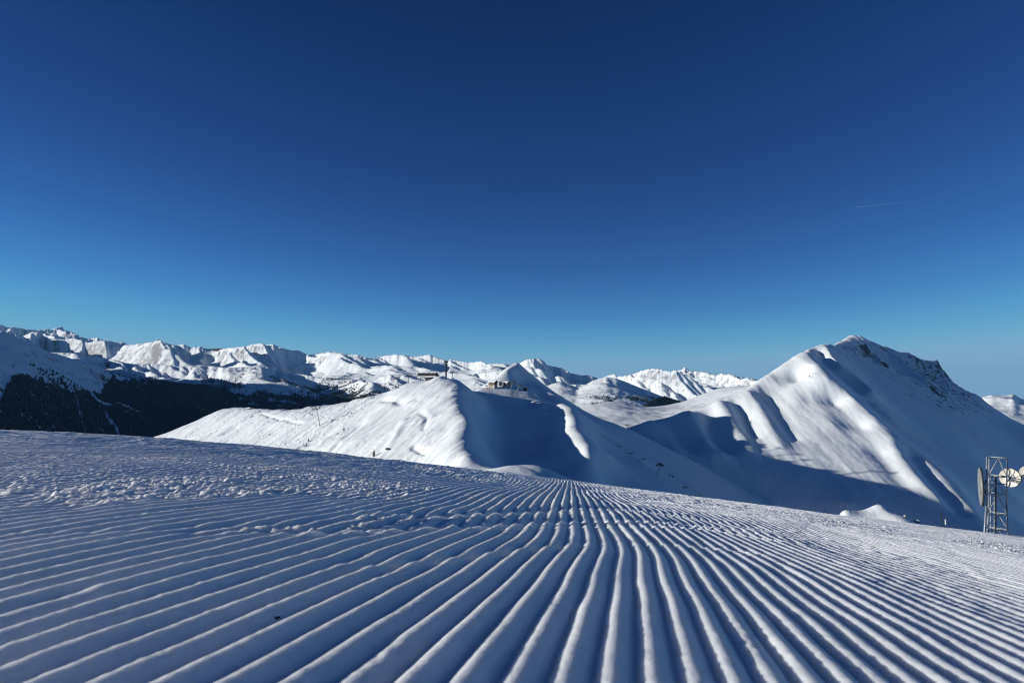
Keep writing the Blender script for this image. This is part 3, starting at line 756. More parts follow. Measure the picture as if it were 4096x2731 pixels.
# ================================================================== camera, sun, sky, air
def setup():
    cam = bpy.data.cameras.new('camera'); co = bpy.data.objects.new('camera', cam); COL.objects.link(co)
    cam.sensor_width = 36; cam.lens = F / W * 36
    co.location = (0, 0, 0); co.rotation_euler = (math.pi / 2 + PITCH, 0, 0)
    cam.clip_start = 0.05; cam.clip_end = 400000
    cam.dof.use_dof = True; cam.dof.focus_distance = 6.5; cam.dof.aperture_fstop = 9
    SC.camera = co
    L = bpy.data.lights.new('sun', 'SUN'); L.energy = 5.0; L.angle = R(0.53); L.color = (1.0, 0.955, 0.875)
    so = bpy.data.objects.new('sun', L); COL.objects.link(so)
    so.rotation_euler = Vector(tuple(TO_SUN)).to_track_quat('Z', 'Y').to_euler()
    w = bpy.data.worlds.new('World'); SC.world = w; w.use_nodes = True
    nt = w.node_tree; N, K = nt.nodes.new, nt.links.new
    bg = nt.nodes['Background']
    sky = N('ShaderNodeTexSky'); sky.sky_type = 'NISHITA'; sky.sun_disc = False
    sky.sun_elevation = SUN_EL
    sky.sun_rotation = -math.atan2(TO_SUN[0], TO_SUN[1])
    sky.altitude = 2600; sky.air_density = SKY[0]; sky.dust_density = SKY[1]; sky.ozone_density = SKY[2]
    # a polarised high-altitude sky: deeper overhead than the standard one, no glaring halo round the sun
    sp = N('ShaderNodeSeparateColor'); cb = N('ShaderNodeCombineColor'); K(sky.outputs[0], sp.inputs[0])
    for i, (pw, k, top) in enumerate(SKY[3]):
        p = N('ShaderNodeMath'); p.operation = 'POWER'; p.inputs[1].default_value = pw; K(sp.outputs[i], p.inputs[0])
        q = N('ShaderNodeMath'); q.operation = 'MULTIPLY'; q.inputs[1].default_value = k; K(p.outputs[0], q.inputs[0])
        t = N('ShaderNodeMath'); t.operation = 'SMOOTH_MIN'; t.inputs[1].default_value = top; t.inputs[2].default_value = top * 0.6; K(q.outputs[0], t.inputs[0])
        K(t.outputs[0], cb.inputs[i])
    K(cb.outputs[0], bg.inputs['Color']); bg.inputs['Strength'].default_value = SKY[4]
    SC.view_settings.view_transform = 'Standard'; SC.view_settings.look = 'None'; SC.view_settings.exposure = 0.10; SC.view_settings.gamma = 1
    SC.cycles.max_bounces = 6; SC.cycles.diffuse_bounces = 3; SC.cycles.volume_bounces = 0; SC.cycles.transparent_max_bounces = 8
    SC.cycles.use_denoising = True
    SC.cycles.filter_width = 1.15
    SC.cycles.sample_clamp_indirect = 4.0


def haze():
    bm = bmesh.new()
    bmesh.ops.create_cube(bm, size=1.0)
    for v in bm.verts:
        v.co = Vector((v.co.x * 130000, v.co.y * 130000, (v.co.z + 0.5) * (1700 + 1400) - 1400))
    me = bpy.data.meshes.new('haze'); bm.to_mesh(me); bm.free()
    m = bpy.data.materials.new('haze_air'); m.use_nodes = True
    nt = m.node_tree; nt.nodes.remove(nt.nodes['Principled BSDF'])
    v = nt.nodes.new('ShaderNodeVolumePrincipled'); v.inputs['Color'].default_value = (0.30, 0.66, 1.0, 1); v.inputs['Density'].default_value = HAZE
    v.inputs['Anisotropy'].default_value = 0.0
    nt.links.new(v.outputs[0], nt.nodes['Material Output'].inputs['Volume'])
    me.materials.append(m)
    o = bpy.data.objects.new('haze', me); COL.objects.link(o)
    o['kind'] = 'stuff'; o['label'] = 'thin bluish mountain air'; o['category'] = 'haze'
# ================================================================== things
class MB:
    """collects simple solids into one mesh"""
    def __init__(self):
        self.bm = bmesh.new()

    def box(self, c, s, rz=0.0, M=None):
        r = bmesh.ops.create_cube(self.bm, size=1.0)
        m = Matrix.Translation(Vector(c)) @ Matrix.Rotation(rz, 4, 'Z') @ Matrix.Diagonal((*s, 1))
        if M is not None:
            m = M @ m
        bmesh.ops.transform(self.bm, matrix=m, verts=r['verts'])
        return self

    def tube(self, p, q, r0, r1=None, n=8):
        p, q = Vector(p), Vector(q); r1 = r0 if r1 is None else r1
        d = q - p
        r = bmesh.ops.create_cone(self.bm, cap_ends=True, segments=n, radius1=r0, radius2=max(r1, 1e-4), depth=d.length)
        m = Matrix.Translation((p + q) / 2) @ d.to_track_quat('Z', 'Y').to_matrix().to_4x4()
        bmesh.ops.transform(self.bm, matrix=m, verts=r['verts'])
        return self

    def prism(self, pts, thick):
        """closed outline (list of 3-D points) pushed along a vector"""
        a = [self.bm.verts.new(Vector(p)) for p in pts]; b = [self.bm.verts.new(Vector(p) + Vector(thick)) for p in pts]
        n = len(a)
        self.bm.faces.new(a); self.bm.faces.new(b[::-1])
        for i in range(n):
            self.bm.faces.new([a[i], b[i], b[(i + 1) % n], a[(i + 1) % n]])
        bmesh.ops.recalc_face_normals(self.bm, faces=self.bm.faces)
        return self

    def lathe(self, prof, M, n=32):
        """profile [(radius, height)] turned about z, then placed by M"""
        rings = []
        for r, h in prof:
            rings.append([self.bm.verts.new(M @ Vector((r * math.cos(2 * math.pi * i / n), r * math.sin(2 * math.pi * i / n), h))) for i in range(n)])
        for a, b in zip(rings[:-1], rings[1:]):
            for i in range(n):
                self.bm.faces.new([a[i], a[(i + 1) % n], b[(i + 1) % n], b[i]])
        return self

    def blob(self, c, s, seed=0, amp=0.25, sub=2):
        r = bmesh.ops.create_icosphere(self.bm, subdivisions=sub, radius=1.0)
        q = random.Random(seed)
        for v in r['verts']:
            k = 1 + amp * (q.random() - 0.5) * 2
            v.co = Vector((v.co.x * s[0] * k + c[0], v.co.y * s[1] * k + c[1], v.co.z * s[2] * k + c[2]))
        return self

    def build(self, name, mat, parent=None, smooth=False):
        me = bpy.data.meshes.new(name)
        if smooth:
            for f in self.bm.faces:
                f.smooth = True
        self.bm.to_mesh(me); self.bm.free()
        me.materials.append(mat)
        o = bpy.data.objects.new(name, me); COL.objects.link(o)
        if parent is not None:
            o.parent = parent
        return o


def thing(name, loc, label, cat, rz=0.0, group=None):
    o = bpy.data.objects.new(name, None); COL.objects.link(o)
    o.location = loc; o.rotation_euler = (0, 0, rz); o.empty_display_size = 0.1
    return tag(o, label, cat, group)


def tag(o, label, cat, group=None):
    o['label'] = label; o['category'] = cat
    if group:
        o['group'] = group
    return o


def copy_tree(o, parent=None):
    c = o.copy(); COL.objects.link(c); c.parent = parent
    for ch in o.children:
        copy_tree(ch, c)
    return c


def V(px, py, Y):
    return Vector(tuple(float(q) for q in at(px, py, Y)))


def mats():
    M = {}
    M['steel'] = plain('galvanised_steel', (0.34, 0.36, 0.37), 0.45, 0.3, 0.2, 2)
    M['pole'] = plain('painted_pylon', (0.20, 0.23, 0.23), 0.55, 0.1, 0.2, 1)
    M['dark'] = plain('dark_metal', (0.014, 0.015, 0.018), 0.8, 0.0, 0.3, 1.5)
    M['wood'] = plain('larch_boards', (0.13, 0.062, 0.028), 0.7, 0, 0.45, 2.2)
    M['oldwood'] = plain('weathered_boards', (0.055, 0.04, 0.032), 0.8, 0, 0.35, 2)
    M['stone'] = plain('rendered_stone', (0.33, 0.28, 0.20), 0.85, 0, 0.2, 1.2)
    M['white'] = plain('white_panel', (0.72, 0.73, 0.72), 0.5, 0, 0.08, 0.8)
    M['dish'] = plain('weathered_dish', (0.70, 0.66, 0.57), 0.5, 0, 0.16, 3)
    M['grey'] = plain('grey_panel', (0.24, 0.255, 0.25), 0.5, 0, 0.1, 2)
    M['glass'] = plain('dark_glass', (0.03, 0.035, 0.04), 0.1, 0, 0.1, 1)
    M['red'] = plain('red_paint', (0.45, 0.04, 0.03), 0.5, 0, 0.2, 2)
    M['snowcap'] = plain('roof_snow', (0.87, 0.89, 0.91), 0.6, 0, 0.03, 1)
    M['bark'] = plain('grey_rock', (0.13, 0.105, 0.08), 0.9, 0, 0.4, 1.5)
    M['spruce'] = plain('spruce_needles', (0.028, 0.040, 0.026), 0.8, 0, 0.4, 1)
    M['dirt'] = plain('dark_crumb', (0.03, 0.022, 0.018), 0.9, 0, 0.4, 300)
    M['trail'] = plain('vapour', (0.75, 0.78, 0.82), 0.9, 0, 0.1, 0.002)
    return M


def tower(M):
    t0 = V(997, 530, 68.0); X0, Y0 = t0.x, t0.y
    zg = lambda p: float(base_z(np.array(p[0]), np.array(p[1]))) - 0.3
    root = thing('telecom_tower', (X0, Y0, zg((X0, Y0))), 'three-legged galvanised lattice mast carrying round dishes at the slope edge', 'telecom mast')
    inv = Vector(root.location)
    legs = []
    for xt, xm, xb, Y in ((986.7, 986.2, 984.2, 67.4), (989.2, 989.0, 987.0, 69.3), (1007.3, 1006.4, 1008.0, 67.8)):
        top = V(xt, 456.3 + (1.6 if xt > 1000 else 0), Y); mid = V(xm, 503.5, Y); bot = V(xb, 534, Y)
        mid.y = top.y; g = zg((bot.x, bot.y))
        bot2 = bot + (bot - mid) * ((g - bot.z) / (bot.z - mid.z)) if bot.z > g else bot
        b = MB(); b.tube(top - inv, mid - inv, 0.062, n=8); b.tube(mid - inv, bot2 - inv, 0.078, n=8)
        b.build('leg', M['steel'], root, True); legs.append((top - inv, mid - inv, bot2 - inv))

    def on(i, f):
        """point on leg i at image height f"""
        a, m, b_ = legs[i]
        z = V(997, f, 68).z - inv.z
        return a + (m - a) * ((z - a.z) / (m.z - a.z)) if z > m.z else m + (b_ - m) * ((z - m.z) / (b_.z - m.z))
    levels = [457.4, 475.5, 483.5, 493.5, 513, 528.5, 541]
    for k, f in enumerate(levels[:-1]):
        b = MB()
        for i, j in ((0, 1), (1, 2), (0, 2)):
            b.tube(on(i, f), on(j, f), 0.04, n=6)
            if k in (1, 4, 5):
                b.tube(on(i, f + 1), on(j, f + 1), 0.03, n=6)
        b.build('ring_frame', M['steel'], root)
    for k in range(len(levels) - 1):
        if k == 1:
            continue
        f0, f1 = levels[k], levels[k + 1] if k != 0 else 475.5
        b = MB()
        for i, j in ((1, 2), (0, 2)):
            m = (on(i, f0 + 0.6) + on(j, f0 + 0.6)) / 2
            b.tube(m, on(i, f1), 0.035, n=6); b.tube(m, on(j, f1), 0.035, n=6)
        b.tube(on(0, f0 + 0.6), on(1, f1), 0.03, n=6)
        b.build('brace', M['steel'], root)
    lad = MB()
    for px in (990.4, 994.2):
        lad.tube(V(px, 476, 68.6) - inv, V(px, 541, 68.6) - inv, 0.03, n=6)
    for f in np.arange(477, 541, 2.7):
        lad.tube(V(990.4, f, 68.6) - inv, V(994.2, f, 68.6) - inv, 0.018, n=5)
    lad.build('ladder', M['steel'], root)
    cab = MB()
    for px in (995.4, 996.2):
        cab.tube(V(px, 476, 68.4) - inv, V(px, 541, 68.4) - inv, 0.035, n=6)
    cab.build('cable_run', M['dark'], root)

    def dish(c, nrm, r, label, mat, depth, arms, name='dish_antenna', hub='white'):
        q = Vector(nrm).normalized().to_track_quat('Z', 'Y').to_matrix().to_4x4()
        d = thing(name, c, label, 'dish antenna', group='dish antennas on the slope edge')
        b = MB(); b.lathe([(0.0, 0.02), (r * 0.5, 0.05), (r * 0.86, 0.12), (r * 0.985, 0.2), (r, 0.2), (r, 0.14), (r * 0.99, 0.06), (r * 0.7, -depth * 0.35), (r * 0.25, -depth), (0.0, -depth)], q, 40)
        b.build('reflector', mat, d, True)
        b = MB(); b.lathe([(r * 0.44, 0.075), (r * 0.44, 0.13), (0.0, 0.16)], q, 32); b.build('feed_cover', M[hub], d, True)
        b = MB(); b.lathe([(r * 1.0, 0.0), (r * 1.02, 0.0), (r * 1.02, 0.13), (r * 1.0, 0.13)], q, 40); b.build('rim', M['dark'], d, True)
        b = MB()
        for e in arms:
            b.tube(q @ Vector((0, 0, -depth * 0.8)), Vector(e) - Vector(c), 0.05, n=6)
        b.build('mounting_arm', M['dark'], d)
        return d
    a = legs[0][0] + inv
    c1 = V(982.2, 486.0, 66.9)
    dish(c1, (-0.875, 0.485, 0.0), 1.80, 'large round grey dish seen almost edge-on, left side of the lattice mast', M['grey'], 0.16, [on(0, 478) + inv, on(0, 493) + inv], hub='grey')
    c2 = V(1010.4, 477.0, 69.6)
    dish(c2, (-0.78, -0.62, 0.02), 0.92, 'cream round dish facing the viewer on the right of the lattice mast', M['dish'], 0.3, [on(2, 475) + inv, on(2, 481) + inv])
    c3 = V(1029.0, 473.0, 70.0)
    d3 = dish(c3, (-0.75, -0.66, 0.0), 0.80, 'pale dish cut off by the right edge of the picture', M['dish'], 0.25, [c3 + Vector((0.4, 0.5, 0))])
    b = MB(); p = Vector((c3.x + 0.4, c3.y + 0.5, 0)); b.tube((0, 0, c3.z + 0.9 - zg(p)), (0, 0, 0), 0.07)
    b.build('post', M['steel'], thing('antenna_post', (p.x, p.y, zg(p)), 'steel post holding the dish at the right edge', 'post'))
    # instrument pole to the left of it
    u = V(942, 529, 62.0); z0 = zg(u); b = MB(); top = V(942, 511.5, 62).z
    r = thing('instrument_pole', (u.x, u.y, z0), 'thin dark pole with a white cylinder on a side arm, left of the lattice mast', 'pole')
    b.tube((0, 0, 0), (0, 0, top - z0), 0.035); b.build('pole', M['dark'], r)
    zz = V(942, 524, 62).z - z0
    MB().tube((0, 0, zz), (0.36, 0, zz), 0.025).build('side_arm', M['dark'], r)
    MB().tube((0.34, 0, zz), (0.34, 0, zz + 0.46), 0.055).build('sensor', M['white'], r)
    s = MOUND.hit(878.6, 505)
    b = MB(); b.tube((0, 0, -0.3), (0, 0, 0.75), 0.035); b.build('stick', M['dark'], thing('marker_pole', (s[0], s[1], s[2]), 'short thin marker pole on top of the sunlit snow bank', 'pole'))
    # a scrap on the snow
    x, y = base_hit(276, 622); x = float(x); y = float(y)
    b = MB(); b.blob((0, 0, 0.003), (0.0026, 0.0022, 0.0024), 3, 0.4); b.blob((0.0030, 0.002, 0.0035), (0.0020, 0.0015, 0.0016), 5, 0.4)
    o = b.build('dirt_crumb', M['dirt']); o.location = (x, y, float(GROUND.z_at(x, y))); tag(o, 'tiny dark scrap lying on the groomed ridges, lower left', 'dirt')


def pylon_mesh(M, root, h, lean=(0, 0), arm=5.0, along=(1, 0), wheel=5.0, thick=0.55, snow_=False):
    """chairlift pylon: tapering tube, cross arm, a bank of sheaves at each end, catwalks"""
    top = Vector((lean[0], lean[1], h)); d = Vector((along[0], along[1], along[2] if len(along) > 2 else 0)).normalized(); s = Vector((-d.y, d.x, 0)).normalized()
    b = MB(); b.tube((0, 0, -1.5), top * 0.35, thick, thick * 0.9, 10); b.tube(top * 0.35, top, thick * 0.82, thick * 0.68, 10); b.build('mast', M['pole'], root, True)
    b = MB(); b.tube(top - s * arm, top + s * arm, 0.3, 0.3, 6); b.tube(top * 0.9, top - s * arm * 0.55, 0.16, n=5); b.tube(top * 0.9, top + s * arm * 0.55, 0.16, n=5); b.build('cross_arm', M['pole'], root)
    for k in (-1, 1):
        c = top + s * arm * k
        b = MB(); b.tube(c - d * wheel, c + d * wheel, 0.28, n=6)
        for i in range(-3, 4):
            w = c + d * wheel * 0.9 * i / 3
            b.tube(w - s * 0.16 + Vector((0, 0, 0.3)), w + s * 0.16 + Vector((0, 0, 0.3)), 0.42, n=8)
        b.build('sheave_train', M['dark'], root)
        b = MB(); b.tube(c - d * wheel * 1.05 - Vector((0, 0, 0.9)), c + d * wheel * 1.05 - Vector((0, 0, 0.9)), 0.14, n=5); b.build('catwalk', M['pole'], root)
    b = MB(); b.tube(top, top * 1.0 + Vector((0, 0, h * 0.10)), 0.2, n=6); b.tube(top + Vector((0, 0, h * 0.1)) - s * 1.0, top + Vector((0, 0, h * 0.1)) + s * 1.0, 0.15, n=5); b.build('lifting_frame', M['pole'], root)
    return top, s, d


def cable(pts, r, M, label, sag=0.0):
    b = MB()
    for a, c in zip(pts[:-1], pts[1:]):
        a, c = Vector(a), Vector(c); n = 10
        pr = a
        for i in range(1, n + 1):
            t = i / n; p = a.lerp(c, t) - Vector((0, 0, sag * 4 * t * (1 - t)))
            b.tube(pr, p, r, n=4); pr = p
    o = b.build('lift_cable', M['dark']); tag(o, label, 'cable')
    return o


def lifts(M):
    def plant(px, py, pxt, pyt, field=None, Y=None):
        """foot on the ground under a photo point, head at another, at the same distance"""
        x, y, z = field.hit(px, py) if Y is None else tuple(at(px, py, Y))
        if Y is not None:
            z = float(field.z(x, y))
        h = V(pxt, pyt, y)
        return Vector((float(x), float(y), float(z))), h - Vector((float(x), float(y), float(z)))
    heads = {}
    spec = [('c', 319.9, 424.9, 316.4, 408.2, (0.62, -0.6, 0.42), 2.6, 3.4, 'tall leaning grey chairlift pylon on the sunlit left flank of the hill', MID, None, 0.5),
            ('a', 399.3, 386.8, 396.7, 377.6, (0.9, 0.1, 0.3), 3.0, 4.0, 'leaning chairlift pylon left of the hilltop station, lower of the two there', MID, 790, 0.55),
            ('b', 408.2, 383.4, 408.4, 375.6, (1, 0.05, 0.02), 2.4, 4.4, 'upright chairlift pylon next to the black-roofed hilltop station', MID, 800, 0.5),
            ('p1', 510.0, 390.6, 512.9, 381.6, (0.75, -0.6, -0.3), 2.2, 3.4, 'upper of two leaning pylons in front of the stone lift building', MID, 880, 0.6),
            ('p2', 515.2, 395.0, 519.8, 384.9, (0.75, -0.6, -0.4), 2.2, 3.4, 'lower of two leaning pylons below the stone lift building, half in sun', MID, 868, 0.65),
            ('d', 656.9, 474.5, 660.7, 464.0, (0.72, -0.55, -0.4), 1.6, 2.8, 'dark leaning chairlift pylon standing alone in the blue shaded valley', MID, None, 0.42)]
    for key, bx, by, tx, ty, al, arm, wh, lab, fld, Y, th in spec:
        foot, top = plant(bx, by, tx, ty, fld, Y)
        r = thing('chairlift_pylon', foot, lab, 'lift pylon', group='chairlift pylons')
        t, s, d = pylon_mesh(M, r, top.z, (top.x, top.y), arm, al, wh, th)
        heads[key] = (foot + t, s, arm)

    def line(keys, ends0, ends1, r, lab, sag):
        out = []
        for k in (-1, 1):
            pts = ([ends0[k > 0]] if ends0 else []) + [heads[q][0] + heads[q][1] * heads[q][2] * k + Vector((0, 0, 0.3)) for q in keys] + ([ends1[k > 0]] if ends1 else [])
            out.append(pts); cable(pts, r, M, lab % ('nearer' if k < 0 else 'farther'), sag)
        return out
    w0 = V(235, 446, 700)
    la = line(['c', 'a', 'b'], (w0 - Vector((2, 2, 0)), w0 + Vector((2, 2, 0))), (V(419, 375.6, 813), V(419, 375.4, 819)), 0.045, '%s rope of the chairlift up to the black-roofed station', 3)
    e0 = V(505, 379.6, 896); e1 = V(745, 517, 600)
    lb = line(['p1', 'p2', 'd'], (e0 - Vector((2, 1, 0)), e0 + Vector((2, 1, 0))), (e1 - Vector((1.5, 1, 0)), e1 + Vector((1.5, 1, 0))), 0.05, '%s rope of the chairlift running down the shaded valley', 5)

    proto = thing('lift_chair', (0, 0, 0), 'x', 'lift chair', group='chairs hanging on the chairlifts')
    b = MB(); b.tube((0, 0, 0), (0, 0, -1.9), 0.07, n=6); b.tube((0, 0, -1.9), (0, 0.35, -2.7), 0.07, n=6); b.build('hanger', M['dark'], proto)
    b = MB(); b.box((0, 0.1, -3.1), (1.7, 0.6, 0.18)); b.build('seat', M['dark'], proto)
    b = MB(); b.box((0, 0.42, -2.72), (1.7, 0.16, 0.7)); b.build('backrest', M['dark'], proto)
    b = MB(); b.tube((-0.85, 0.1, -3.1), (-0.85, 0.4, -2.3), 0.06, n=5); b.tube((0.85, 0.1, -3.1), (0.85, 0.4, -2.3), 0.06, n=5); b.tube((-0.85, 0.4, -2.35), (0.85, 0.4, -2.35), 0.06, n=5); b.build('side_frame', M['dark'], proto)

    def on_line(pts, px, sag):
        """where a rope passes over an image column"""
        best = None
        for a, c in zip(pts[:-1], pts[1:]):
            for i in range(201):
                t = i / 200; p = a.lerp(c, t) - Vector((0, 0, sag * 4 * t * (1 - t)))
                e = abs(512 + F * p.x / (p.y * CP + p.z * SP) - px)
                if best is None or e < best[0]:
                    best = (e, p)
        return best[1]
    items = [(la[0], 310.3, 3, 'left of a pair of chairs by the tall grey pylon on the sunlit flank'), (la[1], 312.2, 3, 'right of a pair of chairs by the tall grey pylon on the sunlit flank'), (la[0], 270, 3, 'lone chair low over the sunlit flank, far left of the tall grey pylon'),
             (lb[0], 532.7, 5, 'chair just below the dark hut, upper of two'), (lb[1], 536, 5, 'chair just below the dark hut, lower of two')]
    names = ['first', 'second', 'third', 'fourth', 'fifth', 'sixth', 'seventh', 'eighth', 'ninth', 'tenth', 'eleventh', 'twelfth', 'thirteenth', 'fourteenth']
    cols = [616, 619.4, 629.5, 632, 642.2, 644, 656.2, 657.4, 669.3, 672.9, 683.8, 686.3, 696.2, 699.8]
    for i, px in enumerate(cols):
        where = 'above' if px < 658 else 'below'
        rank = ([c for c in cols if c < 658][::-1] if px < 658 else [c for c in cols if c > 658]).index(px)
        items.append((lb[i % 2], px, 5, '%s chair %s the lone dark pylon in the shaded valley' % (names[rank], where)))
    for i, (pts, px, sg, lab) in enumerate(items):
        c = proto if i == 0 else copy_tree(proto)
        c.location = on_line(pts, px, sg); c.rotation_euler = (0, 0, 0.5 if px < 400 else -0.4); c['label'] = lab
    # small pylons on the low ridge
    for px, py, hp, lab in ((627.4, 428.3, 4.3, 'small T-shaped lift pylon where the pointed hill meets the low ridge'), (689.2, 414.2, 4.6, 'small T-shaped lift pylon standing on the crest of the low ridge')):
        u, s = pdir(px, py); Y = 1125 if px < 650 else 1193
        if px < 650:
            x, y, z = MID.hit(px, py + 0.5)
        else:
            x, y, z = RIGHT.hit(px, py + 0.6)
        h = hp * y / F
        r = thing('ridge_pylon', (x, y, z), lab, 'lift pylon', group='small pylons on the low ridge')
        MB().tube((0, 0, -1), (0, 0, h), 0.42, 0.34).build('mast', M['pole'], r)
        b = MB(); b.tube((-2.2, 0, h * 0.93), (2.2, 0, h * 0.93), 0.28, n=6); b.build('cross_arm', M['dark'], r)
        for k in (-1, 1):
            MB().box((2.0 * k, 0, h * 0.93 - 0.3), (0.9, 2.4, 0.45)).build('sheave_train', M['dark'], r)
    # blasting masts on the big mountain
    for px, py, lab in ((809.4, 378.2, 'snow-blasting mast with a tilted head on the sunlit mountain face'), (830.6, 355.8, 'snow-blasting mast near the top between the two upper spurs'), (961.5, 499.3, 'snow-blasting mast low on the sharp spur of the mountain'), (939.2, 467.8, 'snow-blasting mast halfway down the sharp spur of the mountain')):
        x, y, z = RIGHT.hit(px, py); r = thing('blasting_mast', (x, y, z), lab, 'mast', group='snow-blasting masts on the mountain')
        k = 2.8 * y / F
        MB().tube((0, 0, -1), (0, 0, k), 0.28, 0.22).build('mast', M['pole'], r)
        MB().tube((-0.5, 0, k * 0.85), (0.9, -0.3, k * 1.05), 0.75, 0.75).build('head', M['dark'], r)


def text_mesh(body, size, mat, parent, loc, rot):
    cu = bpy.data.curves.new('lettering', 'FONT'); cu.body = body; cu.size = size; cu.extrude = 0.03; cu.align_x = 'LEFT'
    o = bpy.data.objects.new('lettering_curve', cu); COL.objects.link(o)
    bpy.context.view_layer.update()
    me = bpy.data.meshes.new_from_object(o.evaluated_get(bpy.context.evaluated_depsgraph_get()))
    bpy.data.objects.remove(o); bpy.data.curves.remove(cu)
    me.name = 'lettering'; me.materials.clear(); me.materials.append(mat)
    t = bpy.data.objects.new('lettering', me); COL.objects.link(t); t.parent = parent; t.location = loc; t.rotation_euler = rot
    return t


def gable_house(M, root, w, d, h, rise, over, wall, low=None, lowh=0.0, roofsnow=True):
    """house: front on -y, ridge along x. wall boards above, low = lower storey material"""
    if low:
        b = MB(); b.box((0, 0, lowh / 2 - 0.5), (w - 0.25, d - 0.25, lowh + 1.0)); b.build('lower_wall', low, root)
    b = MB()
    b.prism([(-w / 2, -d / 2, lowh), (-w / 2, d / 2, lowh), (-w / 2, d / 2, h), (-w / 2, 0, h + rise), (-w / 2, -d / 2, h)], (w, 0, 0)); b.build('wall', wall, root)
    rw = w / 2 + over; hd = d / 2 + over; sl = rise / (d / 2)
    roof = MB()
    roof.prism([(-rw, -hd, h - sl * over + 0.03), (-rw, 0, h + rise + 0.03), (-rw, hd, h - sl * over + 0.03), (-rw, hd, h - sl * over + 0.28), (-rw, 0, h + rise + 0.28), (-rw, -hd, h - sl * over + 0.28)], (2 * rw, 0, 0))
    ro = roof.build('roof', M['oldwood'], root)
    if roofsnow:
        s = MB(); s.prism([(-rw + 0.1, -hd + 0.06, h - sl * over + 0.30), (-rw + 0.1, 0, h + rise + 0.30), (-rw + 0.1, hd - 0.06, h - sl * over + 0.30), (-rw + 0.1, hd - 0.1, h - sl * over + 0.75), (-rw + 0.1, 0.0, h + rise + 0.8), (-rw + 0.1, -hd + 0.1, h - sl * over + 0.75)], (2 * rw - 0.2, 0, 0)); s.build('roof_snow', M['snowcap'], ro)


def window(M, root, x, y, z, w, h, frame='white'):
    f = MB().box((x, y, z), (w, 0.12, h)).build('window', M[frame], root)
    MB().box((x, y - 0.05, z), (w * 0.78, 0.1, h * 0.78)).build('pane', M['glass'], f)


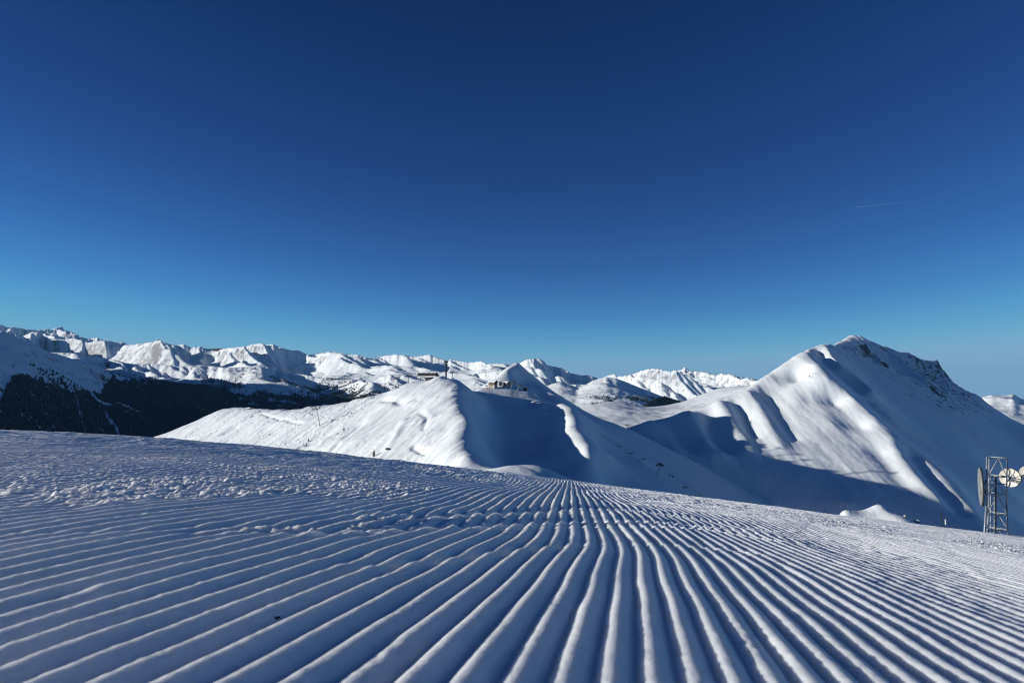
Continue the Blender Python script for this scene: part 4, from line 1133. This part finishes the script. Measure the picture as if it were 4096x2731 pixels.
def buildings(M):
    # hilltop lift station
    Y = 812.0; k = Y / F
    c = V(428.3, 379.0, Y)
    st = thing('lift_station', (c.x, c.y, c.z), 'black-roofed chairlift station with white name board on the hilltop', 'lift station', rz=-0.32)
    w = 20.6 * k; z1 = 2.0 * k; z2 = 3.35 * k; z3 = 6.6 * k
    b = MB(); prof = [(-w / 2, -4.2, z2 - 0.5), (-w / 2, -4.6, z2 + 0.3), (-w / 2, -3.4, z3 - 0.8), (-w / 2, -2.2, z3), (-w / 2, 2.2, z3), (-w / 2, 3.4, z3 - 0.8), (-w / 2, 4.6, z2 + 0.3), (-w / 2, 4.2, z2 - 0.5)]
    b.prism(prof, (w, 0, 0))
    for v in b.bm.verts:                       # the right end is cut off at a slant
        if v.co.x > 0 and v.co.z > z2 + 0.6:
            v.co.x -= 1.3
    ro = b.build('roof', M['dark'], st)
    s = MB(); r_ = random.Random(4)
    for i in range(14):
        x = -w / 2 + w * (i + 0.5) / 14; s.blob((x - 0.6, -1.6 + 0.4 * r_.random(), z3 + 0.02), (w / 24, 1.5, 0.22 + 0.25 * r_.random()), i, 0.2, 2)
    for i in range(6):
        s.blob((w * (0.1 + 0.06 * i), -3.0 + 0.3 * r_.random(), z3 - 0.75 + 0.2 * r_.random()), (0.5, 0.3, 0.35), 20 + i, 0.3, 2)
    s.build('roof_snow', M['snowcap'], ro, True)
    bd = MB().box((-0.2, -4.75, (z1 + z2) / 2 + 0.1), (w * 0.985, 0.2, z2 - z1 - 0.1)).build('name_board', M['white'], st)
    text_mesh('Verdons Sud', 1.15, M['dark'], bd, (-w * 0.34, -4.88, z1 + 0.45), (math.pi / 2, 0, 0))
    MB().box((w * 0.31, -4.88, z1 + 0.8), (0.5, 0.06, 0.7)).build('emblem', M['dark'], bd)
    MB().box((-0.5, 0.5, z1 - 0.25), (w * 0.62, 6.0, 0.5)).build('beam', M['dark'], st)
    cb = MB().box((0.9, 0.3, z1 / 2 - 0.8), (6.8 * k, 4.6, z1 + 0.6)).build('cabin', M['oldwood'], st)
    for i in (-1, 0, 1):
        window(M, cb, 0.9 + i * 2.4, -2.02, z1 * 0.45, 1.7, 1.1, 'grey')
    for x in (-w * 0.41, w * 0.36):
        MB().tube((x, 0, -2.5), (x, 0, z1), 0.45, 0.45, 10).build('pillar', M['dark'], st)
    b = MB(); b.blob((0, 0, 0.9), (1.9, 1.6, 1.5), 8, 0.12, 3); o = b.build('snow_clump', M['snowcap'], None, True); o.location = (c.x + w * 0.46, c.y - 5.0, c.z + 2.5); tag(o, 'rounded snow clump at the right end of the white name board', 'snow')
    # small hut on the knoll, low dark store
    p = V(442.6, 379.3, 800); h = thing('hut', (p.x, p.y, p.z), 'small dark hut with one snowy roof slope beside the tall black mast', 'hut', rz=1.2)
    gable_house(M, h, 4.4, 4.2, 2.0, 1.7, 0.5, M['oldwood'])
    p = V(447.6, 381.6, 800); h = thing('shed', (p.x, p.y, p.z), 'low dark flat shed at the foot of the tall black mast', 'shed')
    MB().box((0, 0, 1.0), (6.4, 3, 3.0)).build('wall', M['dark'], h); MB().box((0, 0, 2.62), (6.8, 3.3, 0.22)).build('roof', M['oldwood'], h)
    MB().box((1.2, -1.55, 1.1), (1.2, 0.1, 1.8)).build('door', M['grey'], h)
    # tall black mast
    p = V(446.0, 379.6, 801); k = 801 / F; ht = 18.6 * k
    m = thing('radio_mast', (p.x, p.y, p.z), 'tall black tubular radio mast with antenna clusters on the hilltop', 'radio mast')
    MB().tube((0, 0, -1), (0, 0, ht), 1.0, 0.85, 12).build('pole', M['dark'], m, True)
    for z, n, rr, hh in ((ht - 0.9, 7, 1.9, 2.6), (ht - 4.0, 5, 1.5, 2.2)):
        MB().tube((0, 0, z - 0.15), (0, 0, z + 0.05), rr * 0.8, rr * 0.8, 12).build('platform', M['dark'], m)
        for i in range(n):
            a = 2 * math.pi * i / n + z
            b = MB(); b.box((rr * math.cos(a), rr * math.sin(a), z + hh * 0.15), (0.6, 0.6, hh), a); b.tube((0, 0, z), (rr * math.cos(a), rr * math.sin(a), z), 0.09, n=5); b.build('panel_antenna', M['dark'], m)
    for i in range(4):
        a = i * 1.7; MB().tube((0.9 * math.cos(a), 0.9 * math.sin(a), ht), (0.9 * math.cos(a), 0.9 * math.sin(a), ht + 2.2), 0.07, n=5).build('whip_antenna', M['dark'], m)
    MB().lathe([(0, 0), (0.55, 0.1), (0.6, 0.25), (0, 0.28)], Matrix.Translation((-1.0, -0.6, ht - 4.2)) @ Matrix.Rotation(math.pi / 2, 4, 'X'), 16).build('small_dish', M['white'], m, True)
    # grey drive box on the bank behind
    p = V(451.9, 374.6, 842); g = thing('lift_terminal', (p.x, p.y, p.z), 'small grey lift terminal peeping over the snow bank right of the black mast', 'lift terminal')
    MB().box((0, 0, 2.9), (4.2, 6, 1.5)).build('cover', M['grey'], g); MB().box((0, 0, 3.75), (4.4, 6.2, 0.2)).build('roof', M['oldwood'], g); MB().tube((0.4, 0, -2), (0.4, 0, 2.2), 0.4).build('pillar', M['dark'], g)
    # chalet
    Y = 890; k = Y / F; p = V(493.0, 387.2, Y)
    ch = thing('chalet', (p.x, p.y, p.z), 'wooden chalet over a pale stone storey with a snowy roof, on the terrace', 'chalet', rz=-0.55)
    gable_house(M, ch, 9.0, 6.5, 7.2, 1.9, 0.9, M['wood'], M['stone'], 3.7)
    for x in (-2.8, -1.0, 1.6, 3.0):
        window(M, ch, x, -3.3, 5.9, 1.0, 1.1)
    MB().box((0, -3.75, 4.75), (8.8, 0.9, 1.1)).build('balcony', M['wood'], ch)
    MB().box((0.9, -3.16, 1.2), (2.6, 0.15, 2.2)).build('garage_door', M['grey'], ch)
    MB().box((4.0, -3.7, 1.2), (1.3, 1.2, 3.4)).build('porch', M['white'], ch)
    MB().tube((-2.2, 0.4, 8.5), (-2.2, 0.4, 11.2), 0.14, n=6).build('aerial', M['dark'], ch)
    # timber link and stone lift building
    p = V(500.6, 384.6, 898); a = thing('timber_annex', (p.x, p.y, p.z), 'narrow dark timber building between the chalet and the stone lift building', 'building')
    MB().box((0, 0, 1.6), (3.6, 4, 5.2)).build('wall', M['wood'], a); MB().box((0, 0, 4.35), (4.2, 4.6, 0.3)).build('roof', M['oldwood'], a); window(M, a, 0.1, -2.03, 2.4, 1.3, 1.7, 'stone')
    MB().box((0, 0, 0.4), (3.7, 4.1, 2.0)).build('lower_wall', M['stone'], a)
    p = V(507.2, 385.9, 900); q = thing('lift_building', (p.x, p.y, p.z), 'pale stone lift building with gabled snowy roof and white columns', 'lift station', rz=-0.9)
    gable_house(M, q, 8.5, 7.0, 4.6, 1.9, 0.7, M['stone'])
    for x in (-3.9, 3.9):
        MB().tube((x, -4.2, -1), (x, -4.2, 5.2), 0.42).build('column', M['white'], q)
    MB().box((0.4, -3.53, 2.0), (2.6, 0.1, 3.6)).build('doorway', M['dark'], q)
    b = MB(); b.tube((-5, -2.0, 6.9), (5, -2.0, 6.9), 0.3, n=6); b.tube((-4, -1.0, 7.3), (3, -3.0, 7.3), 0.2, n=6); b.build('sheave_frame', M['pole'], q)
    # dark hut
    p = V(525.3, 390.0, 896); h = thing('hut', (p.x, p.y, p.z), 'dark wooden hut on the shaded slope below the pylons', 'hut', rz=-0.3)
    gable_house(M, h, 4.2, 3.2, 2.9, 1.1, 0.35, M['oldwood'], roofsnow=False); MB().box((0.4, -1.63, 1.0), (1.0, 0.08, 2.0)).build('door', M['dark'], h)
    p = V(528.6, 390.8, 896); h = thing('signal_pole', (p.x, p.y, p.z), 'dark pole with short arms right of the dark hut', 'pole')
    MB().tube((0, 0, -1), (0, 0, 6.0), 0.24, 0.16).build('pole', M['dark'], h); MB().box((0, 0, 4.3), (1.6, 0.2, 0.25)).build('arm', M['dark'], h); MB().box((0.3, 0, 2.9), (1.1, 0.3, 0.7)).build('box', M['dark'], h)
    # lattice aerial on the shoulder
    x, y, z = MID.hit(498.0, 374.0); k = y / F; ht = 14.6 * k
    m = thing('lattice_aerial', (x, y, z), 'slim lattice aerial with side antennas on the pointed hill shoulder', 'radio mast')
    b = MB()
    for i in range(3):
        a = i * 2.094; b.tube((0.5 * math.cos(a), 0.5 * math.sin(a), -1), (0.22 * math.cos(a), 0.22 * math.sin(a), ht * 0.78), 0.085, n=5)
        for j in range(14):
            z0 = ht * 0.78 * j / 14; z1 = ht * 0.78 * (j + 1) / 14; f0 = 0.5 - 0.28 * j / 14; f1 = 0.5 - 0.28 * (j + 1) / 14
            b.tube((f0 * math.cos(a), f0 * math.sin(a), z0), (f1 * math.cos(a + 2.094), f1 * math.sin(a + 2.094), z1), 0.05, n=4)
    b.build('lattice', M['pole'], m)
    MB().tube((0, 0, ht * 0.78), (0, 0, ht), 0.09, n=5).build('whip_antenna', M['pole'], m)
    MB().tube((0, 0, ht * 0.76), (0, 0, ht * 0.82), 0.75, 0.75, 10).build('antenna_drum', M['grey'], m)
    for sx, f in ((-0.9, 0.42), (0.95, 0.5), (-0.8, 0.28), (0.9, 0.32), (0.85, 0.64), (-0.9, 0.15)):
        b = MB(); b.tube((0, 0, ht * f), (sx, 0, ht * f), 0.06, n=5); b.tube((sx, 0, ht * f - 0.9), (sx, 0, ht * f + 0.9), 0.10, n=6); b.build('side_antenna', M['grey'], m)
    # frame and red post at the terrace edge
    p = V(486.3, 387.6, 884); g = thing('start_gate', (p.x, p.y, p.z), 'dark open frame at the left end of the chalet terrace', 'gate')
    for x in (-1.6, 1.6):
        MB().tube((x, 0, -1.5), (x, 0, 4.6), 0.18).build('post', M['dark'], g)
    MB().box((0, 0, 4.5), (3.6, 0.3, 0.4)).build('crossbar', M['dark'], g); MB().box((-0.3, 0, 2.9), (2.4, 0.2, 0.9)).build('panel', M['oldwood'], g)
    x, y, z = MID.hit(487.4, 388.6); g = thing('padded_post', (x, y, z), 'red padded post in the snow in front of the chalet', 'post')
    MB().tube((0, 0, -0.5), (0, 0, 1.7), 0.42).build('pad', M['red'], g); MB().tube((0, 0, 1.7), (0, 0, 2.9), 0.08).build('pole', M['dark'], g)
    # hut on the left knob
    x, y, z = MID.hit(248.4, 409.3); k = y / F
    h = thing('hut', (x, y + 3, z), 'tiny brown hut with a thick white roof alone on the left hump', 'hut', rz=-0.5)
    gable_house(M, h, 3.6 * k, 2.4 * k, 1.15 * k, 0.5 * k, 0.3, M['wood'])
    MB().box((2.1 * k, -0.4 * k, 0.35 * k), (1.3 * k, 1.2 * k, 1.5 * k)).build('lean_to', M['oldwood'], h)
    # trees and rocks showing through the snow of the flank
    def spruce(px, py, hp, lab, s):
        x, y, z = MID.hit(px, py); k = hp * y / F
        t = thing('spruce', (x, y, z - 0.4), lab, 'tree', rz=s, group='small snow-laden spruces on the flank')
        MB().tube((0, 0, -0.5), (0, 0, k * 0.95), 0.22, 0.06, 6).build('trunk', M['oldwood'], t)
        b = MB(); c = MB(); q = random.Random(s)
        for i in range(46):
            f = q.random() ** 0.8; a = q.random() * 6.283; rr = (1 - f) * k * 0.30 + 0.15; zz = k * (0.12 + 0.86 * f)
            p0 = Vector((0, 0, zz + 0.25)); p1 = Vector((rr * math.cos(a), rr * math.sin(a), zz - rr * 0.35))
            b.tube(p0, p1, 0.34 * (1.2 - f), 0.05, 4)
            if math.cos(a + 2.2) > 0.1:
                c.tube(p0 + Vector((0, 0, 0.22)), p1 + Vector((0, 0, 0.22)), 0.26 * (1.2 - f), 0.04, 4)
        b.build('crown', M['spruce'], t); c.build('snow_load', M['snowcap'], t)
    for px, py, hp, lab, s in ((306.3, 445.4, 3.6, 'middle spruce of three at the foot of the sunlit flank', 1), (304.0, 445.6, 1.8, 'smallest of three spruces at the foot of the sunlit flank', 2), (308.4, 441.0, 3.8, 'uppermost of three spruces at the foot of the sunlit flank, snowy on one side', 3),
                               (351.4, 413.2, 2.2, 'lone small spruce high on the flank, right of the tall grey pylon', 4), (297.6, 439.4, 1.6, 'little dark spruce left of the three at the foot of the flank', 5)):
        spruce(px, py, hp, lab, s)

    def rock(px, py, w, h, lab, s, cap=True):
        x, y, z = MID.hit(px, py); k = y / F
        r = thing('rock', (x, y, z), lab, 'rock', rz=s * 1.3, group='rocks showing through the flank')
        MB().blob((0, 0, h * k * 0.35), (w * k * 0.5, w * k * 0.45, h * k * 0.65), s, 0.35, 2).build('stone', M['bark'], r)
        if cap:
            MB().blob((-0.15 * w * k, 0.2, h * k * 0.78), (w * k * 0.42, w * k * 0.4, h * k * 0.3), s + 9, 0.2, 2).build('snow_cap', M['snowcap'], r, True)
    rock(373.8, 456.0, 2.3, 6.2, 'tall brown rock spike at the bottom of the sunlit flank', 3, False)
    rock(387.0, 449.2, 3.6, 2.0, 'snow-capped rock right of the tall brown spike', 4)
    rock(343.6, 429.6, 2.0, 2.2, 'pointed rock in the middle of the sunlit flank', 6)
    rock(337.5, 433.4, 3.4, 1.0, 'low snow-covered rocks just left of the pointed rock', 7)
    rock(571, 427.0, 0.9, 1.2, 'small rock on the shaded slope right of the sunlit tongue', 8, False)
    x, y, z = MOUND.hit(906.5, 516.2); k = y / F
    for px, py, w, h, lab, s in ((905, 515.0, 2.6, 1.6, 'dark snow-capped boulder at the right end of the sunlit bank', 11), (917, 519.6, 6.5, 1.6, 'long white snow-covered boulder right of the dark one by the bank', 12)):
        p = V(px, py + 1.2, 118); k = 118 / F
        r = thing('boulder', (p.x, p.y, p.z), lab, 'boulder', group='boulders beyond the slope edge')
        MB().blob((0, 0, 0), (w * k * 0.5, 0.4, h * k * 0.9), s, 0.3, 2).build('stone', M['bark'], r); MB().blob((0.05, 0, h * k * 0.45), (w * k * 0.5, 0.36, h * k * 0.6), s + 1, 0.15, 2).build('snow_cap', M['snowcap'], r, True)
    # vapour trail and its aircraft
    Yt = 22000.0
    p0 = V(858.2, 206.6, Yt); b = MB(); pr = p0; 
    prv = None
    o_ = p0
    for i in range(1, 13):
        t = i / 12; p = V(858.2 + 62 * t, 206.6 - 5.4 * t - 1.2 * t * (1 - t), Yt + 2600 * t)
        b.tube(pr - o_, p - o_, max(3.6 * (1 - (i - 1) / 12) ** 1.3, 0.4), max(3.6 * (1 - t) ** 1.3, 0.3), 6); pr = p
    o = b.build('vapour_trail', M['trail']); o.location = o_; tag(o, 'faint thin white vapour trail in the blue sky, upper right', 'vapour trail')
    a = thing('airplane', V(857.6, 206.65, Yt - 30), 'tiny airplane at the head of the vapour trail', 'airplane', rz=0.2)
    MB().tube((-22, 0, 0), (22, 0, 0), 3.2, 2.4, 8).build('fuselage', M['white'], a, True)
    b = MB(); b.prism([(-5, 0, -0.4), (6, 26, -0.4), (10, 26, -0.4), (6, 0, -0.4), (10, -26, -0.4), (6, -26, -0.4)], (0, 0, 0.8)); b.build('wings', M['white'], a)
    MB().prism([(15, -0.4, 2), (21, -0.4, 10), (23, -0.4, 10), (22, -0.4, 2)], (0, 0.8, 0)).build('tail_fin', M['white'], a)


# ------------------------------------------------------------------ woods
def inside(px, py, poly):
    c = np.zeros(px.shape, bool); n = len(poly)
    for i in range(n):
        x0, y0 = poly[i]; x1, y1 = poly[(i + 1) % n]
        if y0 != y1:
            c ^= ((y0 > py) != (y1 > py)) & (px < (x1 - x0) * (py - y0) / (y1 - y0) + x0)
    return c


def project(x, y, z):
    d = y * CP + z * SP
    return W / 2 + F * x / d, H / 2 - F * (z * CP - y * SP) / d


def wood(name, field, n, keep, h0, h1, mat, label, seed, y_range=None, keep_p=None):
    r = np.random.default_rng(seed)
    i = r.random(n) * (len(field.u) - 1.01); yl, yh = y_range or (field.Y[0], field.Y[-1])
    Y = np.sqrt(r.random(n) * (yh ** 2 - yl ** 2) + yl ** 2); u = np.interp(i, np.arange(len(field.u)), field.u)
    X = u * Y; Z = field.z(X, Y)
    px, py = project(X, Y, Z)
    p = keep(px, py, X, Y)
    ok = r.random(n) < p
    X, Y, Z = X[ok], Y[ok], Z[ok]; m = len(X)
    h = h0 + (h1 - h0) * r.random(m); w = h * (0.22 + 0.14 * r.random(m)); a = r.random(m) * 6.283
    k = 5
    co = np.empty((m, 2 * k + 1, 3), np.float32)
    for j in range(k):
        t = a + 2 * math.pi * j / k
        co[:, j] = np.stack([X + w * np.cos(t), Y + w * np.sin(t), Z + h * 0.05], -1)
        co[:, k + j] = np.stack([X + w * 0.62 * np.cos(t + 0.6), Y + w * 0.62 * np.sin(t + 0.6), Z + h * (0.42 + 0.1 * (j % 2))], -1)
    co[:, 2 * k] = np.stack([X, Y, Z + h], -1)
    f = []
    for j in range(k):
        j2 = (j + 1) % k
        f += [(j, j2, k + j), (j2, k + j2, k + j), (k + j, k + j2, 2 * k)]
    f = np.array(f)
    idx = (np.arange(m)[:, None, None] * (2 * k + 1) + f[None]).reshape(-1).astype(np.int32)
    nf = m * len(f)
    me = bpy.data.meshes.new(name); me.vertices.add(m * (2 * k + 1)); me.vertices.foreach_set('co', co.reshape(-1))
    me.loops.add(nf * 3); me.loops.foreach_set('vertex_index', idx); me.polygons.add(nf)
    me.polygons.foreach_set('loop_start', np.arange(0, nf * 3, 3, dtype=np.int32)); me.polygons.foreach_set('loop_total', np.full(nf, 3, np.int32))
    me.update(calc_edges=True); me.materials.append(mat)
    o = bpy.data.objects.new(name, me); COL.objects.link(o); o['kind'] = 'stuff'; tag(o, label, 'forest')
    print(name, m)


def woods(M):
    m = plain('dark_conifers', (0.034, 0.045, 0.052), 0.85, 0, 0.35, 0.02)
    runs = [([(28, 389), (40, 404), (52, 424), (60, 436)], 0.8), ([(72, 388), (77, 400), (81, 415), (84, 428), (86, 438)], 1.3), ([(90, 391), (97, 400), (104, 404), (111, 405)], 2.4), ([(106, 413), (109, 420), (116, 426), (117, 432), (121, 438)], 2.2), ([(116, 403), (128, 407), (138, 412)], 1.4), ([(118, 411), (131, 415)], 0.9), ([(-4, 390), (6, 384), (13, 374)], 3.2)]

    def keep_d(px, py, X, Y):
        line = np.interp(px, [-200, 0, 10, 22, 40, 58, 72, 88, 100, 104, 112, 125, 140, 160, 400], [404, 402, 376, 373, 379, 386, 391, 393, 394, 387, 378, 379, 381, 381, 380])
        line = line + 4 * fbm(px / 9.0, py / 7.0, 3, 7)
        p = np.clip((py - line) / 3.0, 0, 1)
        sc = 0.12 * np.clip((py - line + 14) / 14, 0, 1) * (fbm(X / 260, Y / 260, 3, 8) > 0.25)
        p = np.maximum(p, sc)
        d = np.full(px.shape, 1e9)
        for pts, w in runs:
            d = np.minimum(d, seg_dist(px, py, pts) / (0.72 * w * (1 + 0.4 * fbm(px / 4.0, py / 4.0, 2, 9))))
        return p * (d > 1) * (py > 352)
    wood('forest', FAR['wooded'], 520000, keep_d, 11, 18, m, 'dense dark conifer forest with pale ski runs on the shaded left mountainside', 5, (1900, 7800))

    def keep_f(px, py, X, Y):
        n = fbm(X / 420, Y / 420, 4, 15)
        n2 = fbm(X / 130, Y / 130, 3, 16)
        p = sstep(378, 402, py + 10 * n) * (0.06 + 0.5 * (n + 0.5 * n2 > 0.05)) + 0.9 * sstep(391, 404, py + 5 * n2) * (n + 0.6 * n2 > -0.35)
        return np.clip(p, 0, 1) * (px > 60)
    wood('foothill_trees', FAR['foot'], 420000, keep_f, 9, 16, m, 'scattered dark trees thickening downhill on the sunlit foothills', 6, (5000, 7700))

    def keep_w(px, py, X, Y):
        q = inside(px, py, [(655, 399), (668, 396), (680, 396), (694, 400), (704, 405), (690, 410), (640, 411), (645, 404)])
        sc = (py > 396) & (px > 585) & (px < 660) & (fbm(X / 150, Y / 150, 3, 18) > 0.1)
        return q * 1.0 + sc * 0.22
    wood('dome_wood', FAR['dome'], 60000, keep_w, 9, 16, m, 'dark wood at the foot of the smooth snow hill', 7, (4300, 5700))
SKY = (0.6, 0.0, 6.0, ((2.0, 1.72, 2.75), (1.78, 0.91, 5.0), (1.4, 0.72, 7.4)), 0.08)
HAZE = 0.9e-5
setup()
build_ground()
MID = build_mid()
RIGHT = build_right()
PLATEAU = build_plateau()
MOUND = build_mound()
FAR = build_far()
M = mats()
tower(M)
lifts(M)
buildings(M)
woods(M)
haze()
